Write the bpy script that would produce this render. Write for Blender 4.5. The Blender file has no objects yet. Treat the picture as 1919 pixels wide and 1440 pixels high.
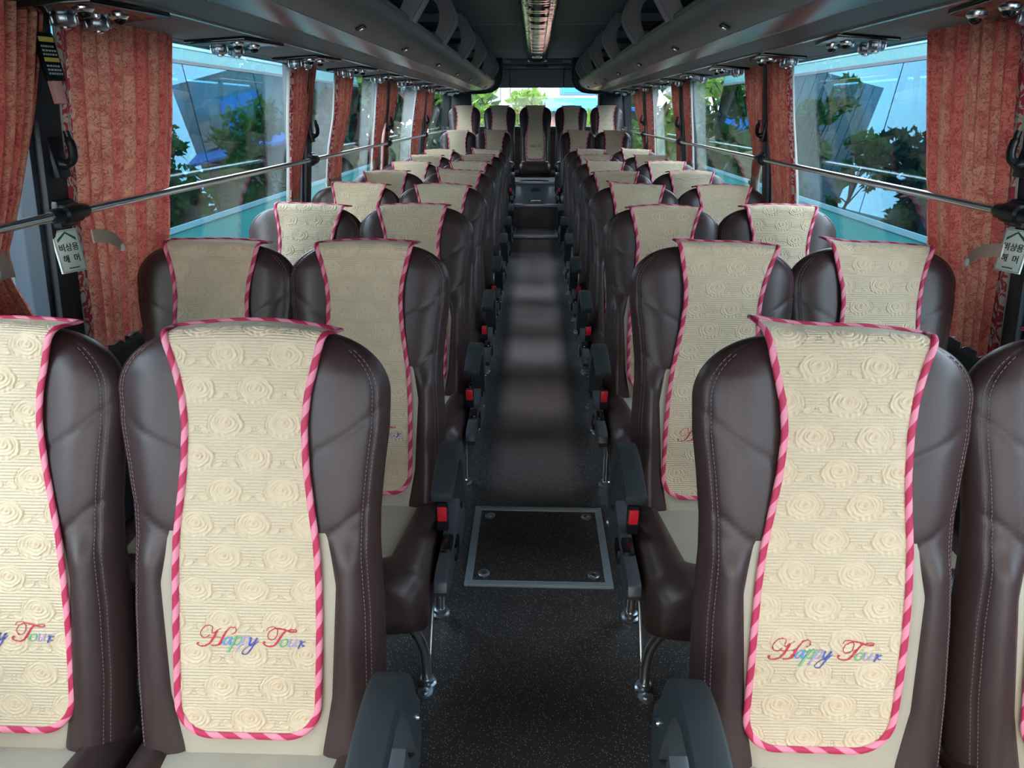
import bpy, bmesh, math, random
import numpy as np
from mathutils import Vector, Matrix
PI = math.pi
C = bpy.context.scene.collection
scene = bpy.context.scene

# ------------------------------------------------------------------ camera
cam = bpy.data.cameras.new('camera'); cam.sensor_width = 36; cam.lens = 1300/1919*36
cam.clip_start = .02; cam.clip_end = 500
co = bpy.data.objects.new('camera', cam); C.objects.link(co)
co.location = (-.018, 0, 1.42); co.rotation_euler = (PI/2-.3755, 0, .0310)
scene.camera = co
# ------------------------------------------------------------------ sky, sun, exposure
world = bpy.data.worlds.new('overcast_sky'); scene.world = world; world.use_nodes = True
wn = world.node_tree; wn.nodes.clear()
tc = wn.nodes.new('ShaderNodeTexCoord'); sp = wn.nodes.new('ShaderNodeSeparateXYZ')
rp = wn.nodes.new('ShaderNodeValToRGB'); bg = wn.nodes.new('ShaderNodeBackground'); ow = wn.nodes.new('ShaderNodeOutputWorld')
wn.links.new(tc.outputs['Generated'], sp.inputs[0]); wn.links.new(sp.outputs[2], rp.inputs[0])
rp.color_ramp.elements[0].position = 0.0; rp.color_ramp.elements[0].color = (.90, .94, 1, 1)
rp.color_ramp.elements[1].position = .8; rp.color_ramp.elements[1].color = (.78, .89, 1, 1)
wn.links.new(rp.outputs[0], bg.inputs[0]); bg.inputs[1].default_value = 3.4
wn.links.new(bg.outputs[0], ow.inputs[0])
sun = bpy.data.lights.new('sun', 'SUN'); sun.energy = .8; sun.color = (1, .80, .55); sun.angle = math.radians(28)
so = bpy.data.objects.new('sun', sun); C.objects.link(so)
so.rotation_euler = Vector((.25, 1.0, -.50)).to_track_quat('-Z', 'Y').to_euler()
scene.view_settings.view_transform = 'Standard'; scene.view_settings.look = 'None'
scene.view_settings.gamma = 1; scene.view_settings.use_curve_mapping = False
scene.view_settings.exposure = 1.55

# ------------------------------------------------------------------ materials
MATS = {}
def mat(name, col, rough=.5, metal=0, spec=.5, **k):
    m = bpy.data.materials.new(name); m.use_nodes = True
    b = m.node_tree.nodes['Principled BSDF']
    b.inputs['Base Color'].default_value = (*col, 1); b.inputs['Roughness'].default_value = rough
    b.inputs['Metallic'].default_value = metal; b.inputs['Specular IOR Level'].default_value = spec
    for a, v in k.items(): b.inputs[a.replace('_', ' ')].default_value = v
    m.diffuse_color = (*col, 1); MATS[name] = m
    return m
def N(m, t, **k):
    n = m.node_tree.nodes.new(t)
    for a, v in k.items():
        if a.startswith('i_'): n.inputs[a[2:].replace('_', ' ')].default_value = v
        else: setattr(n, a, v)
    return n
def L(m, a, b): m.node_tree.links.new(a, b)
def BS(m): return m.node_tree.nodes['Principled BSDF']
def bump(m, height, strength=.3, dist=.002):
    b = N(m, 'ShaderNodeBump'); b.inputs['Strength'].default_value = strength; b.inputs['Distance'].default_value = dist
    L(m, height, b.inputs['Height']); L(m, b.outputs[0], BS(m).inputs['Normal']); return b
def noise(m, scale, coord='Object', detail=2, rough=.5, mapping=None):
    t = N(m, 'ShaderNodeTexCoord'); n = N(m, 'ShaderNodeTexNoise'); n.inputs['Scale'].default_value = scale
    n.inputs['Detail'].default_value = detail; n.inputs['Roughness'].default_value = rough
    o = t.outputs[coord]
    if mapping:
        mp = N(m, 'ShaderNodeMapping'); mp.inputs['Scale'].default_value = mapping; L(m, o, mp.inputs[0]); o = mp.outputs[0]
    L(m, o, n.inputs['Vector']); return n
def ramp(m, fac, stops, const=False):
    r = N(m, 'ShaderNodeValToRGB'); e = r.color_ramp.elements
    while len(e) < len(stops): e.new(.5)
    for i, (p, c) in enumerate(stops): e[i].position = p; e[i].color = (*c, 1) if len(c) == 3 else c
    if const: r.color_ramp.interpolation = 'CONSTANT'
    L(m, fac, r.inputs[0]); return r
def math_(m, op, a, b=None):
    n = N(m, 'ShaderNodeMath', operation=op)
    for i, v in enumerate((a, b)):
        if v is None: continue
        if isinstance(v, (int, float)): n.inputs[i].default_value = v
        else: L(m, v, n.inputs[i])
    return n.outputs[0]
def mix(m, fac, a, b, blend='MIX'):
    n = N(m, 'ShaderNodeMix', data_type='RGBA', blend_type=blend)
    for s, v in ((n.inputs[0], fac), (n.inputs[6], a), (n.inputs[7], b)):
        if isinstance(v, (int, float)): s.default_value = v
        elif isinstance(v, tuple): s.default_value = (*v, 1)
        else: L(m, v, s)
    return n.outputs[2]

def grainy(name, col, rough, scale=900, st=.25, dist=.0006, var=.25, **k):
    m = mat(name, col, rough, **k); n = noise(m, scale, detail=2); bump(m, n.outputs[0], st, dist)
    v = noise(m, 14, detail=3)
    c = mix(m, v.outputs[0], tuple(x*(1-var) for x in col), tuple(x*(1+var) for x in col)); L(m, c, BS(m).inputs['Base Color'])
    return m
leather = grainy('brown_leather', (.046, .025, .024), .38, 700, .35, .0006, .15, spec=.42)
insertm = grainy('grey_beige_leather', (.41, .35, .27), .5, 800, .3, .0006, .08)
plastic = grainy('charcoal_plastic', (.030, .037, .042), .42, 1200, .3, .0004, .05)
shieldm = grainy('slate_plastic', (.055, .060, .070), .42, 1200, .3, .0004, .05)
blackp = mat('black_plastic', (.010, .011, .013), .35)
gloss = mat('gloss_black', (.008, .009, .010), .12)
chrome = mat('chrome', (.78, .80, .82), .22, 1.0)
framem = mat('pale_alloy', (.36, .43, .48), .38, .35)
steel = mat('brushed_steel', (.42, .47, .52), .34, 1.0)
redp = mat('red_plastic', (.72, .015, .03), .3)
thread = mat('pinkish_thread', (.17, .10, .095), .8)
walld = grainy('dark_wall_panel', (.020, .023, .028), .6, 500, .3, .0006, .1)
pill = grainy('pillar_trim', (.014, .017, .022), .5, 700, .25, .0005, .1)
pillg = mat('pillar_grey_edge', (.035, .045, .06), .5)
rubber = mat('black_rubber', (.010, .010, .011), .6)
ceilm = grainy('ceiling_fabric', (.17, .19, .207), .85, 700, .5, .001, .12)
seam = mat('seam_strip', (.40, .42, .44), .5)
rackm = grainy('rack_grey', (.20, .208, .215), .45, 900, .25, .0005, .06)
rackg = mat('rack_gloss_grey', (.14, .155, .17), .22)
fascia = mat('rack_dark_fascia', (.035, .040, .045), .45)
soffit = grainy('soffit_felt', (.30, .285, .275), .8, 600, .4, .001, .1)
divm = grainy('divider_plastic', (.32, .31, .315), .5, 900, .3, .0005, .06)
white = mat('white_print', (.8, .8, .78), .5)
stick = mat('sticker_cream', (.62, .66, .58), .5)
greenk = mat('sticker_green', (.02, .10, .05), .5)
inkm = mat('sticker_ink', (.02, .025, .02), .5)
yellow = mat('yellow_print', (.62, .50, .10), .5)
buttonm = mat('white_button', (.85, .85, .82), .35)

# quilted cover
cov = mat('cream_quilt', (.62, .53, .36), .62, spec=.4, Sheen_Weight=.15)
ca = N(cov, 'ShaderNodeVertexColor', layer_name='tint')
uvn = N(cov, 'ShaderNodeUVMap', uv_map='cloth'); sx = N(cov, 'ShaderNodeSeparateXYZ'); L(cov, uvn.outputs[0], sx.inputs[0])
nz = noise(cov, 9, 'UV', 2)
yy = math_(cov, 'ADD', math_(cov, 'MULTIPLY', sx.outputs[1], 2*PI/.0056), math_(cov, 'MULTIPLY', nz.outputs[0], 2.0))
rib = math_(cov, 'ABSOLUTE', math_(cov, 'SINE', math_(cov, 'MULTIPLY', yy, .5)))
xx = math_(cov, 'SINE', math_(cov, 'MULTIPLY', sx.outputs[0], 2*PI/.0042))
rib = math_(cov, 'ADD', rib, math_(cov, 'MULTIPLY', xx, .08))
sa = N(cov, 'ShaderNodeSeparateColor'); L(cov, ca.outputs[0], sa.inputs[0])
rib = math_(cov, 'MULTIPLY', rib, sa.outputs[2])
bump(cov, rib, .7, .0021)
cc = mix(cov, sa.outputs[1], (.67, .525, .36), (.60, .26, .11))
L(cov, mix(cov, math_(cov, 'MULTIPLY', nz.outputs[0], .3), cc, (.60, .46, .305)), BS(cov).inputs['Base Color'])
# striped piping
pip = mat('striped_piping', (.6, .05, .12), .6)
u2 = N(pip, 'ShaderNodeUVMap', uv_map='cloth'); s2 = N(pip, 'ShaderNodeSeparateXYZ'); L(pip, u2.outputs[0], s2.inputs[0])
st = math_(pip, 'FRACT', math_(pip, 'ADD', math_(pip, 'MULTIPLY', s2.outputs[0], 1/.052), s2.outputs[1]))
r_ = ramp(pip, st, [(0, (.48, .018, .075)), (.48, (.48, .018, .075)), (.53, (.78, .24, .33)), (.95, (.78, .24, .33)), (1, (.48, .018, .075))])
L(pip, r_.outputs[0], BS(pip).inputs['Base Color'])
lett = mat('embroidery', (.5, .1, .1), .55)
lc = N(lett, 'ShaderNodeVertexColor', layer_name='tint'); L(lett, lc.outputs[0], BS(lett).inputs['Base Color'])

# curtain cloth
def curtain_mat(name, base, dark, light):
    m = mat(name, base, .75, spec=.25)
    uv = N(m, 'ShaderNodeUVMap', uv_map='cloth'); s = N(m, 'ShaderNodeSeparateXYZ'); L(m, uv.outputs[0], s.inputs[0])
    def nt(scale, det, dist=0, sc=(1, 1, 1)):
        mp = N(m, 'ShaderNodeMapping'); mp.inputs['Scale'].default_value = sc; L(m, uv.outputs[0], mp.inputs[0])
        n = N(m, 'ShaderNodeTexNoise'); n.inputs['Scale'].default_value = scale; n.inputs['Detail'].default_value = det
        n.inputs['Distortion'].default_value = dist; L(m, mp.outputs[0], n.inputs['Vector']); return n.outputs[0]
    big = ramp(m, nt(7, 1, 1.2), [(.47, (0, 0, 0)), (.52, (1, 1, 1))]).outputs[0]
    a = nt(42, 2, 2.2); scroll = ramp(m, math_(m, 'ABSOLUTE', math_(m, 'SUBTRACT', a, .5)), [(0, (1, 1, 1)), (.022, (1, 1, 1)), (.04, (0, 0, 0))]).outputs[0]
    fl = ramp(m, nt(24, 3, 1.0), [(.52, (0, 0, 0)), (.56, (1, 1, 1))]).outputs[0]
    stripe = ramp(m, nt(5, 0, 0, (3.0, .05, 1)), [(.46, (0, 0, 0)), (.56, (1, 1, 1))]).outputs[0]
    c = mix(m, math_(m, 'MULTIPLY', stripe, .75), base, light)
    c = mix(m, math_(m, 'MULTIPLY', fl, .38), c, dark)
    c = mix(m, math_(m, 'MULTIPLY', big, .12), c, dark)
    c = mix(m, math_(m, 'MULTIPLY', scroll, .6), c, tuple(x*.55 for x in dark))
    # border band along the free edge (uv x below .12): cream ground with crimson florals
    bandm = math_(m, 'LESS_THAN', s.outputs[0], .105)
    bf = ramp(m, nt(26, 2, 2.0), [(.47, (0, 0, 0)), (.50, (1, 1, 1))]).outputs[0]
    bc = mix(m, bf, (.64, .52, .42), (.50, .05, .07))
    c = mix(m, bandm, c, bc)
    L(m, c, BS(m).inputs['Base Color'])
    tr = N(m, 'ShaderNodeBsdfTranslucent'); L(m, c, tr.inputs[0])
    ms = N(m, 'ShaderNodeMixShader'); ms.inputs[0].default_value = .38
    out = [n for n in m.node_tree.nodes if n.type == 'OUTPUT_MATERIAL'][0]
    L(m, BS(m).outputs[0], ms.inputs[1]); L(m, tr.outputs[0], ms.inputs[2]); L(m, ms.outputs[0], out.inputs[0])
    return m
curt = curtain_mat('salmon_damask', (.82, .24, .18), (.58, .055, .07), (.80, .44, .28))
def translucent(name, col, t):
    m = mat(name, col, .8); tr = N(m, 'ShaderNodeBsdfTranslucent'); tr.inputs[0].default_value = (*col, 1)
    ms = N(m, 'ShaderNodeMixShader'); ms.inputs[0].default_value = t
    out = [n for n in m.node_tree.nodes if n.type == 'OUTPUT_MATERIAL'][0]
    L(m, BS(m).outputs[0], ms.inputs[1]); L(m, tr.outputs[0], ms.inputs[2]); L(m, ms.outputs[0], out.inputs[0]); return m
lining = translucent('white_lining', (.62, .60, .57), .55)
leafm = translucent('leaf_green', (.12, .22, .035), .4)
leafd = translucent('leaf_dark_green', (.035, .085, .03), .3)
# glass
def glass(name, tint, refl, rough=.0, gcol=(.95, .98, 1)):
    m = bpy.data.materials.new(name); m.use_nodes = True; nt = m.node_tree; nt.nodes.clear()
    o = nt.nodes.new('ShaderNodeOutputMaterial'); t = nt.nodes.new('ShaderNodeBsdfTransparent'); g = nt.nodes.new('ShaderNodeBsdfGlossy')
    t.inputs[0].default_value = (*tint, 1); g.inputs[1].default_value = rough; g.inputs[0].default_value = (*gcol, 1)
    x = nt.nodes.new('ShaderNodeMixShader'); lw = nt.nodes.new('ShaderNodeLayerWeight'); lw.inputs[0].default_value = .5
    pw = nt.nodes.new('ShaderNodeMath'); pw.operation = 'POWER'; nt.links.new(lw.outputs['Facing'], pw.inputs[0]); pw.inputs[1].default_value = 5
    ad = nt.nodes.new('ShaderNodeMath'); ad.operation = 'MULTIPLY_ADD'; ad.use_clamp = True; nt.links.new(pw.outputs[0], ad.inputs[0]); ad.inputs[1].default_value = 1-refl; ad.inputs[2].default_value = refl
    nt.links.new(ad.outputs[0], x.inputs[0]); nt.links.new(t.outputs[0], x.inputs[1]); nt.links.new(g.outputs[0], x.inputs[2])
    nt.links.new(x.outputs[0], o.inputs[0]); return m
winglass = glass('side_window_glass', (.865, .945, .975), .025)
rearglass = glass('rear_window_glass', (.96, .98, .98), .025)
windscreen = glass('tinted_windscreen', (.78, .765, .74), .03)
busglass = glass('tinted_bus_glass', (.15, .31, .385), .06, gcol=(.32, .70, .90))
# floor vinyl
flo = mat('speckled_vinyl', (.02, .02, .022), .42, spec=.5)
tx = N(flo, 'ShaderNodeTexCoord'); vo = N(flo, 'ShaderNodeTexVoronoi'); vo.inputs['Scale'].default_value = 165; L(flo, tx.outputs['Object'], vo.inputs['Vector'])
sc = N(flo, 'ShaderNodeSeparateColor'); L(flo, vo.outputs['Color'], sc.inputs[0])
dot = math_(flo, 'MULTIPLY', math_(flo, 'LESS_THAN', vo.outputs['Distance'], .21), math_(flo, 'GREATER_THAN', sc.outputs[0], .15))
dirt = noise(flo, 3.0, detail=5, rough=.65); dirt2 = noise(flo, 30, detail=4)
wear_glare_xyz = N(flo, 'ShaderNodeSeparateXYZ'); L(flo, tx.outputs['Object'], wear_glare_xyz.inputs[0])
wm = ramp(flo, math_(flo, 'ABSOLUTE', wear_glare_xyz.outputs[0]), [(.13, (1, 1, 1)), (.21, (0, 0, 0))]).outputs[0]
wy = ramp(flo, math_(flo, 'MULTIPLY', wear_glare_xyz.outputs[1], .1), [(.24, (0, 0, 0)), (.36, (1, 1, 1)), (.62, (1, 1, 1)), (.74, (.4, .4, .4))]).outputs[0]
wear_glare = math_(flo, 'MULTIPLY', math_(flo, 'MULTIPLY', wm, wy), math_(flo, 'ADD', math_(flo, 'MULTIPLY', dirt2.outputs[0], .5), .45))
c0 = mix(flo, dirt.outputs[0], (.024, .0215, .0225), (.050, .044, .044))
c1 = mix(flo, wear_glare, c0, (.44, .285, .275))  # worn aisle lane, with warm rear-window glare painted into its colour
c2 = mix(flo, math_(flo, 'MULTIPLY', dot, math_(flo, 'SUBTRACT', 1.0, math_(flo, 'MULTIPLY', wear_glare, .9))), c1, (.42, .40, .38))
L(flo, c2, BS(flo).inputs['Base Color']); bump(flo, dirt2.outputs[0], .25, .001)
L(flo, ramp(flo, dirt2.outputs[0], [(.3, (.34, .34, .34)), (.7, (.5, .5, .5))]).outputs[0], BS(flo).inputs['Roughness'])
# ceiling duct: dark mirror with slow waves
duct = mat('mirror_trim', (.22, .24, .25), .07, 1.0)
dn = noise(duct, 26, detail=1, mapping=(1.0, .8, 1.0)); bump(duct, dn.outputs[0], .5, .006)
ductd = mat('dark_mirror_trim', (.045, .055, .06), .10, .0, spec=.9)
# outside
asph = grainy('asphalt', (.12, .12, .12), .9, 60, .4, .01, .3)
teal = mat('teal_paint', (.004, .165, .175), .45, spec=.25)
teall = mat('pale_teal_paint', (.012, .115, .125), .5, spec=.2)
trimw = mat('pale_trim', (.10, .22, .27), .45, spec=.25)
skin = mat('pale_cyan_skin', (.22, .50, .58), .35)
darki = mat('bus_inside_dark', (.03, .05, .06), .7)
seatg = mat('bus_seat_grey', (.10, .13, .14), .7)
concrete = grainy('pale_render', (.30, .30, .30), .9, 40, .3, .01, .08)
bluea = mat('blue_awning', (.04, .22, .62), .6)
brick_ = mat('brown_panel', (.25, .10, .07), .8)
redw = mat('pinkish_wall', (.65, .35, .30), .8)
bark = grainy('bark', (.12, .08, .05), .9, 40, .6, .01, .3)
wire = mat('dark_rail', (.08, .08, .09), .5)
hillm = grainy('hill_trees', (.030, .060, .030), .95, 2.0, .5, .5, .5)

# ------------------------------------------------------------------ mesh helpers
class MB:
    def __init__(s): s.v = []; s.f = []
    def add(s, v, f, M=None):
        o = len(s.v)
        s.v += [tuple(M @ Vector(p)) if M is not None else tuple(p) for p in v]
        s.f += [tuple(i+o for i in q) for q in f]; return s
    def box(s, x0, x1, y0, y1, z0, z1, b=0, M=None):
        if b <= 0:
            v = [(x, y, z) for x in (x0, x1) for y in (y0, y1) for z in (z0, z1)]
            return s.add(v, [(0, 1, 3, 2), (4, 6, 7, 5), (0, 4, 5, 1), (2, 3, 7, 6), (0, 2, 6, 4), (1, 5, 7, 3)], M)
        bm = bmesh.new(); bmesh.ops.create_cube(bm, size=1)
        for w in bm.verts: w.co = Vector((x0+(w.co.x+.5)*(x1-x0), y0+(w.co.y+.5)*(y1-y0), z0+(w.co.z+.5)*(z1-z0)))
        bmesh.ops.bevel(bm, geom=bm.edges[:], offset=b, segments=2, affect='EDGES', profile=.6)
        bm.verts.index_update()
        s.add([w.co[:] for w in bm.verts], [[q.index for q in f.verts] for f in bm.faces], M); bm.free(); return s
    def tube(s, pts, r, n=10, closed=False, caps=True, M=None):
        pts = [Vector(p) for p in pts]; k = len(pts); rs = r if isinstance(r, (list, tuple)) else [r]*k
        v = []; f = []; up = None
        for i, p in enumerate(pts):
            a = pts[i-1] if (i > 0 or closed) else p; b = pts[(i+1) % k] if (i < k-1 or closed) else p
            t = (b-a).normalized()
            if up is None: up = t.orthogonal().normalized()
            up = (up - t*up.dot(t)).normalized(); w = t.cross(up)
            v += [p+(up*math.cos(2*PI*j/n)+w*math.sin(2*PI*j/n))*rs[i] for j in range(n)]
        for i in range(k if closed else k-1):
            i2 = (i+1) % k
            f += [(i*n+j, i*n+(j+1) % n, i2*n+(j+1) % n, i2*n+j) for j in range(n)]
        if caps and not closed: f += [tuple(range(n-1, -1, -1)), tuple((k-1)*n+j for j in range(n))]
        return s.add(v, f, M)
    def lathe(s, prof, n=16, M=None):      # profile (r, z) about z
        v = []; f = []
        for r, z in prof: v += [(r*math.cos(2*PI*j/n), r*math.sin(2*PI*j/n), z) for j in range(n)]
        for i in range(len(prof)-1): f += [(i*n+j, i*n+(j+1) % n, (i+1)*n+(j+1) % n, (i+1)*n+j) for j in range(n)]
        f += [tuple(range(n-1, -1, -1)), tuple((len(prof)-1)*n+j for j in range(n))]
        return s.add(v, f, M)
    def prism(s, out, a0, a1, axis='x', M=None):   # 2-D outline extruded along axis
        mk = {'x': lambda p, a: (a, p[0], p[1]), 'y': lambda p, a: (p[0], a, p[1]), 'z': lambda p, a: (p[0], p[1], a)}[axis]
        n = len(out); v = [mk(p, a0) for p in out]+[mk(p, a1) for p in out]
        f = [(i, (i+1) % n, (i+1) % n+n, i+n) for i in range(n)]+[tuple(range(n-1, -1, -1)), tuple(range(n, 2*n))]
        return s.add(v, f, M)
    def mirror(s): 
        s.v = [(-x, y, z) for x, y, z in s.v]; s.f = [tuple(reversed(q)) for q in s.f]; return s
    def build(s, name, m, parent=None, smooth=True, bevel=0, loc=None):
        me = bpy.data.meshes.new(name); me.from_pydata(s.v, [], s.f); 
        bm = bmesh.new(); bm.from_mesh(me); bmesh.ops.recalc_face_normals(bm, faces=bm.faces[:])
        if bevel:
            es = [e for e in bm.edges if len(e.link_faces) == 2 and e.calc_face_angle(0) > .6]
            bmesh.ops.bevel(bm, geom=es, offset=bevel, segments=2, affect='EDGES', profile=.6, clamp_overlap=True)
        bm.to_mesh(me); bm.free()
        me.materials.append(m)
        if smooth: me.polygons.foreach_set('use_smooth', [True]*len(me.polygons)); me.set_sharp_from_angle(angle=.7)
        o = bpy.data.objects.new(name, me); C.objects.link(o)
        if parent: o.parent = parent
        if loc: o.location = loc
        return o
def grid_mesh(name, P, m, parent=None, uv=None, col=None, wrap=False, keep=None, extra=None):
    nv, nu = P.shape[:2]; idx = np.arange(nv*nu).reshape(nv, nu)
    a, b = idx[:-1, :-1], idx[:-1, 1:]; c, d = idx[1:, 1:], idx[1:, :-1]
    q = np.stack([a, b, c, d], -1)
    if wrap: q = np.concatenate([q, np.stack([idx[:-1, -1], idx[:-1, 0], idx[1:, 0], idx[1:, -1]], -1)[:, None]], 1)
    if keep is not None: q = q[keep]
    q = q.reshape(-1, 4); used = np.unique(q); remap = -np.ones(nv*nu, int); remap[used] = np.arange(len(used)); q2 = remap[q]
    V = P.reshape(-1, 3)[used]
    fl = [tuple(x) for x in q2.tolist()]
    if extra is not None: fl += [tuple(remap[list(e)]) for e in extra]
    me = bpy.data.meshes.new(name); me.from_pydata(V.tolist(), [], fl)
    lv = np.empty(len(me.loops), int); me.loops.foreach_get('vertex_index', lv)
    if uv is not None:
        ul = me.uv_layers.new(name='cloth'); ul.data.foreach_set('uv', uv.reshape(-1, 2)[used][lv].astype(np.float32).ravel())
    if col is not None:
        at = me.color_attributes.new('tint', 'FLOAT_COLOR', 'POINT'); at.data.foreach_set('color', col.reshape(-1, 4)[used].astype(np.float32).ravel())
    me.polygons.foreach_set('use_smooth', [True]*len(me.polygons)); me.materials.append(m)
    o = bpy.data.objects.new(name, me); C.objects.link(o)
    if parent: o.parent = parent
    return o
def tag(o, label=None, cat=None, group=None, kind=None):
    if label: o['label'] = label
    if cat: o['category'] = cat
    if group: o['group'] = group
    if kind: o['kind'] = kind
    return o
def thing(name, label, cat, loc=(0, 0, 0), group=None, rz=0):
    o = bpy.data.objects.new(name, None); o.empty_display_size = .1; C.objects.link(o); o.location = loc; o.rotation_euler.z = rz
    return tag(o, label, cat, group)
def copy_tree(o, parent=None):
    c = o.copy(); C.objects.link(c)
    if parent: c.parent = parent
    for ch in list(o.children): copy_tree(ch, c)
    return c
def T(x, y, z, rx=0, ry=0, rz=0, s=1):
    from mathutils import Euler
    return Matrix.Translation((x, y, z)) @ Euler((rx, ry, rz)).to_matrix().to_4x4() @ Matrix.Scale(s, 4)
def crom(pts, n=8):
    P = [np.array(p, float) for p in pts]; P = [2*P[0]-P[1]]+P+[2*P[-1]-P[-2]]; o = []
    for i in range(1, len(P)-2):
        for k in range(n):
            t = k/n; a, b, c, d = P[i-1:i+3]
            o.append(.5*((2*b)+(-a+c)*t+(2*a-5*b+4*c-d)*t*t+(-a+3*b-3*c+d)*t**3))
    o.append(P[-2]); return o

# ------------------------------------------------------------------ bus shell
def wx(z): return 1.145+(1.63-z)*.12          # inner wall face, leaning in towards the roof
BACK = 10.45; FRONT = -1.7; FZ = -.07      # FZ: aisle floor level
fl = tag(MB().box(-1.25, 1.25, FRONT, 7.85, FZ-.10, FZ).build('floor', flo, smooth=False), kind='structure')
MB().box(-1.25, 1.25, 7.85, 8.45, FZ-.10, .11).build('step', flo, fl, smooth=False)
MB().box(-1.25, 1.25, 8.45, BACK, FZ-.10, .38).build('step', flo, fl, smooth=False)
MB().box(-.26, .26, 7.838, 7.872, .088, .116, .004).build('nosing', steel, fl)
MB().box(-.26, .26, 8.435, 8.49, .352, .387, .004).build('nosing', steel, fl)
for s in (-1, 1): MB().box(s*.235-.012, s*.235+.012, 7.90, 8.42, .11, .118, .002).build('step_frame', steel, fl)
MB().box(-.235, .235, 7.895, 7.918, .11, .118, .002).build('step_frame', steel, fl)
ec = MB().prism([(8.50, .382), (8.98, .56), (9.02, .56), (9.02, .38)], -.25, .25, 'x').build('engine_cover', shieldm, fl, bevel=.004)
ea = math.atan2(.178, .48)
MB().tube([(-.055, 8.55, .40), (-.055, 8.54, .418), (.055, 8.54, .418), (.055, 8.55, .40)], .006, 8).build('handle', chrome, ec)
PM = T(0, 8.84, .5105, ea)
MB().box(-.06, .06, -.05, .05, -.002, .004, .002, M=PM).build('maker_plate', steel, ec)
for i in range(3):
    MB().box(-.042, .042, -.005, .005, .004, .0052, M=PM @ Matrix.Translation((0, -.026+.026*i, 0))).build('plate_line', blackp, ec)
MB().box(-1.1, 1.1, 9.04, 9.8, .38, .58).build('bench_plinth', walld, fl, smooth=False)
MB().box(-.40, .40, 9.02, 9.05, .56, .60, .004).build('plinth_trim', steel, fl)

# floor hatch
ha = thing('floor_hatch', 'square floor hatch in a pale metal frame with four round latches in the aisle', 'hatch', (0.012, 2.165, FZ)); ha.scale = (1.06, 1.09, 1)
MB().box(-.215, .215, -.205, .205, 0, .004).build('lid', flo, ha, smooth=False)
for nm, b in (('a', (-.237, .237, -.230, -.204)), ('b', (-.237, .237, .204, .230)), ('c', (-.237, -.212, -.204, .204)), ('d', (.212, .237, -.204, .204))):
    fr = MB().box(*b, 0, .008, .002)
    w = b[1]-b[0] > .1
    for k in (.3, .5, .7):
        if w: y = b[2]+(b[3]-b[2])*k; fr.box(b[0]+.01, b[1]-.01, y-.0015, y+.0015, .008, .0095)
        else: x = b[0]+(b[1]-b[0])*k; fr.box(x-.0015, x+.0015, b[2], b[3], .008, .0095)
    fr.build('frame_bar', framem, ha)
for x in (-.178, .178):
    for y in (-.168, .168):
        l = MB().lathe([(.019, .004), (.019, .008), (.016, .0095), (.013, .0085), (.012, .0085)], 20, T(x, y, 0)).build('latch', steel, ha)
        MB().lathe([(.010, .0085), (.010, .010), (.007, .0105)], 14, T(x, y, 0)).build('latch_key', chrome, l)

PILS = {-1: [-.28, 1.69, 3.69, 5.66, 7.63], 1: [-.30, 1.76, 3.80, 5.98, 8.0]}
for sd, s in (('left', -1), ('right', 1)):
    PILY = PILS[s]; w = MB()
    w.prism([(s*wx(-.1), -.1), (s*wx(.80), .80), (s*1.325, .80), (s*1.325, -.1)], FRONT, BACK, 'y')
    wo = tag(w.build('wall_'+sd, walld, smooth=False), kind='structure')
    MB().prism([(s*(wx(.78)-.035), .775), (s*(wx(.80)-.035), .80), (s*1.325, .805), (s*1.325, .78)], FRONT, BACK, 'y').build('sill', pillg, wo, smooth=False)
    MB().box(min(s*1.326, s*1.335), max(s*1.326, s*1.335), FRONT, BACK, -1.0, .80).build('outer_skin', teal, wo, smooth=False)
    # header above the windows with the pale outer skin
    MB().prism([(s*wx(1.63), 1.63), (s*1.23, 1.63), (s*1.23, 2.3), (s*.9, 2.3), (s*.9, 2.10), (s*1.06, 2.08), (s*wx(1.63), 1.75)], FRONT, BACK, 'y').build('header', walld, wo, smooth=False)
    MB().prism([(s*1.231, 1.64), (s*1.24, 1.64), (s*1.22, 2.2), (s*1.10, 2.42), (s*1.09, 2.41), (s*1.21, 2.2)], FRONT, BACK, 'y').build('roof_skin', skin, wo, smooth=False)
    for k, y in enumerate(PILY+[9.95]):
        hw = .042 if k < 5 else .05
        pl = MB().prism([(s*(wx(.76)-.03), .76), (s*(wx(1.66)-.03), 1.66), (s*1.235, 1.66), (s*1.305, .76)], y-hw, y+hw, 'y').build('pillar', pill, wo, bevel=.008)
        for e in (-1, 1):
            MB().prism([(s*(wx(.76)-.012), .76), (s*(wx(1.66)-.012), 1.66), (s*1.235, 1.66), (s*1.305, .76)], y+e*hw, y+e*(hw+.018), 'y').build('pillar_edge', pillg if k < 5 else rubber, pl, bevel=.003)
    ys = [FRONT]+PILY+[9.95, BACK]
    for k in range(len(ys)-1):
        a, b = ys[k]+.065, ys[k+1]-.065
        if b < a+.05: a, b = ys[k]+.04, ys[k+1]
        xo = lambda z: s*(wx(z)+.025)
        g = MB().prism([(xo(.78), .78), (xo(1.65), 1.65), (xo(1.65)+s*.004, 1.65), (xo(.78)+s*.004, .78)], a-.03, b+.03, 'y')
        nwin = (k+1) if s < 0 else (k+1+7)
        go = tag(g.build('window_%d' % nwin, winglass, smooth=False), kind='structure')
        fr = MB()
        fr.prism([(xo(.78)-s*.01, .78), (xo(.82)-s*.01, .82), (xo(.82)+s*.012, .82), (xo(.78)+s*.012, .78)], a, b, 'y')
        fr.prism([(xo(1.635)-s*.01, 1.635), (xo(1.655)-s*.01, 1.655), (xo(1.655)+s*.012, 1.655), (xo(1.635)+s*.012, 1.635)], a, b, 'y')
        fr.build('window_seal', rubber, go, smooth=False)
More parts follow.
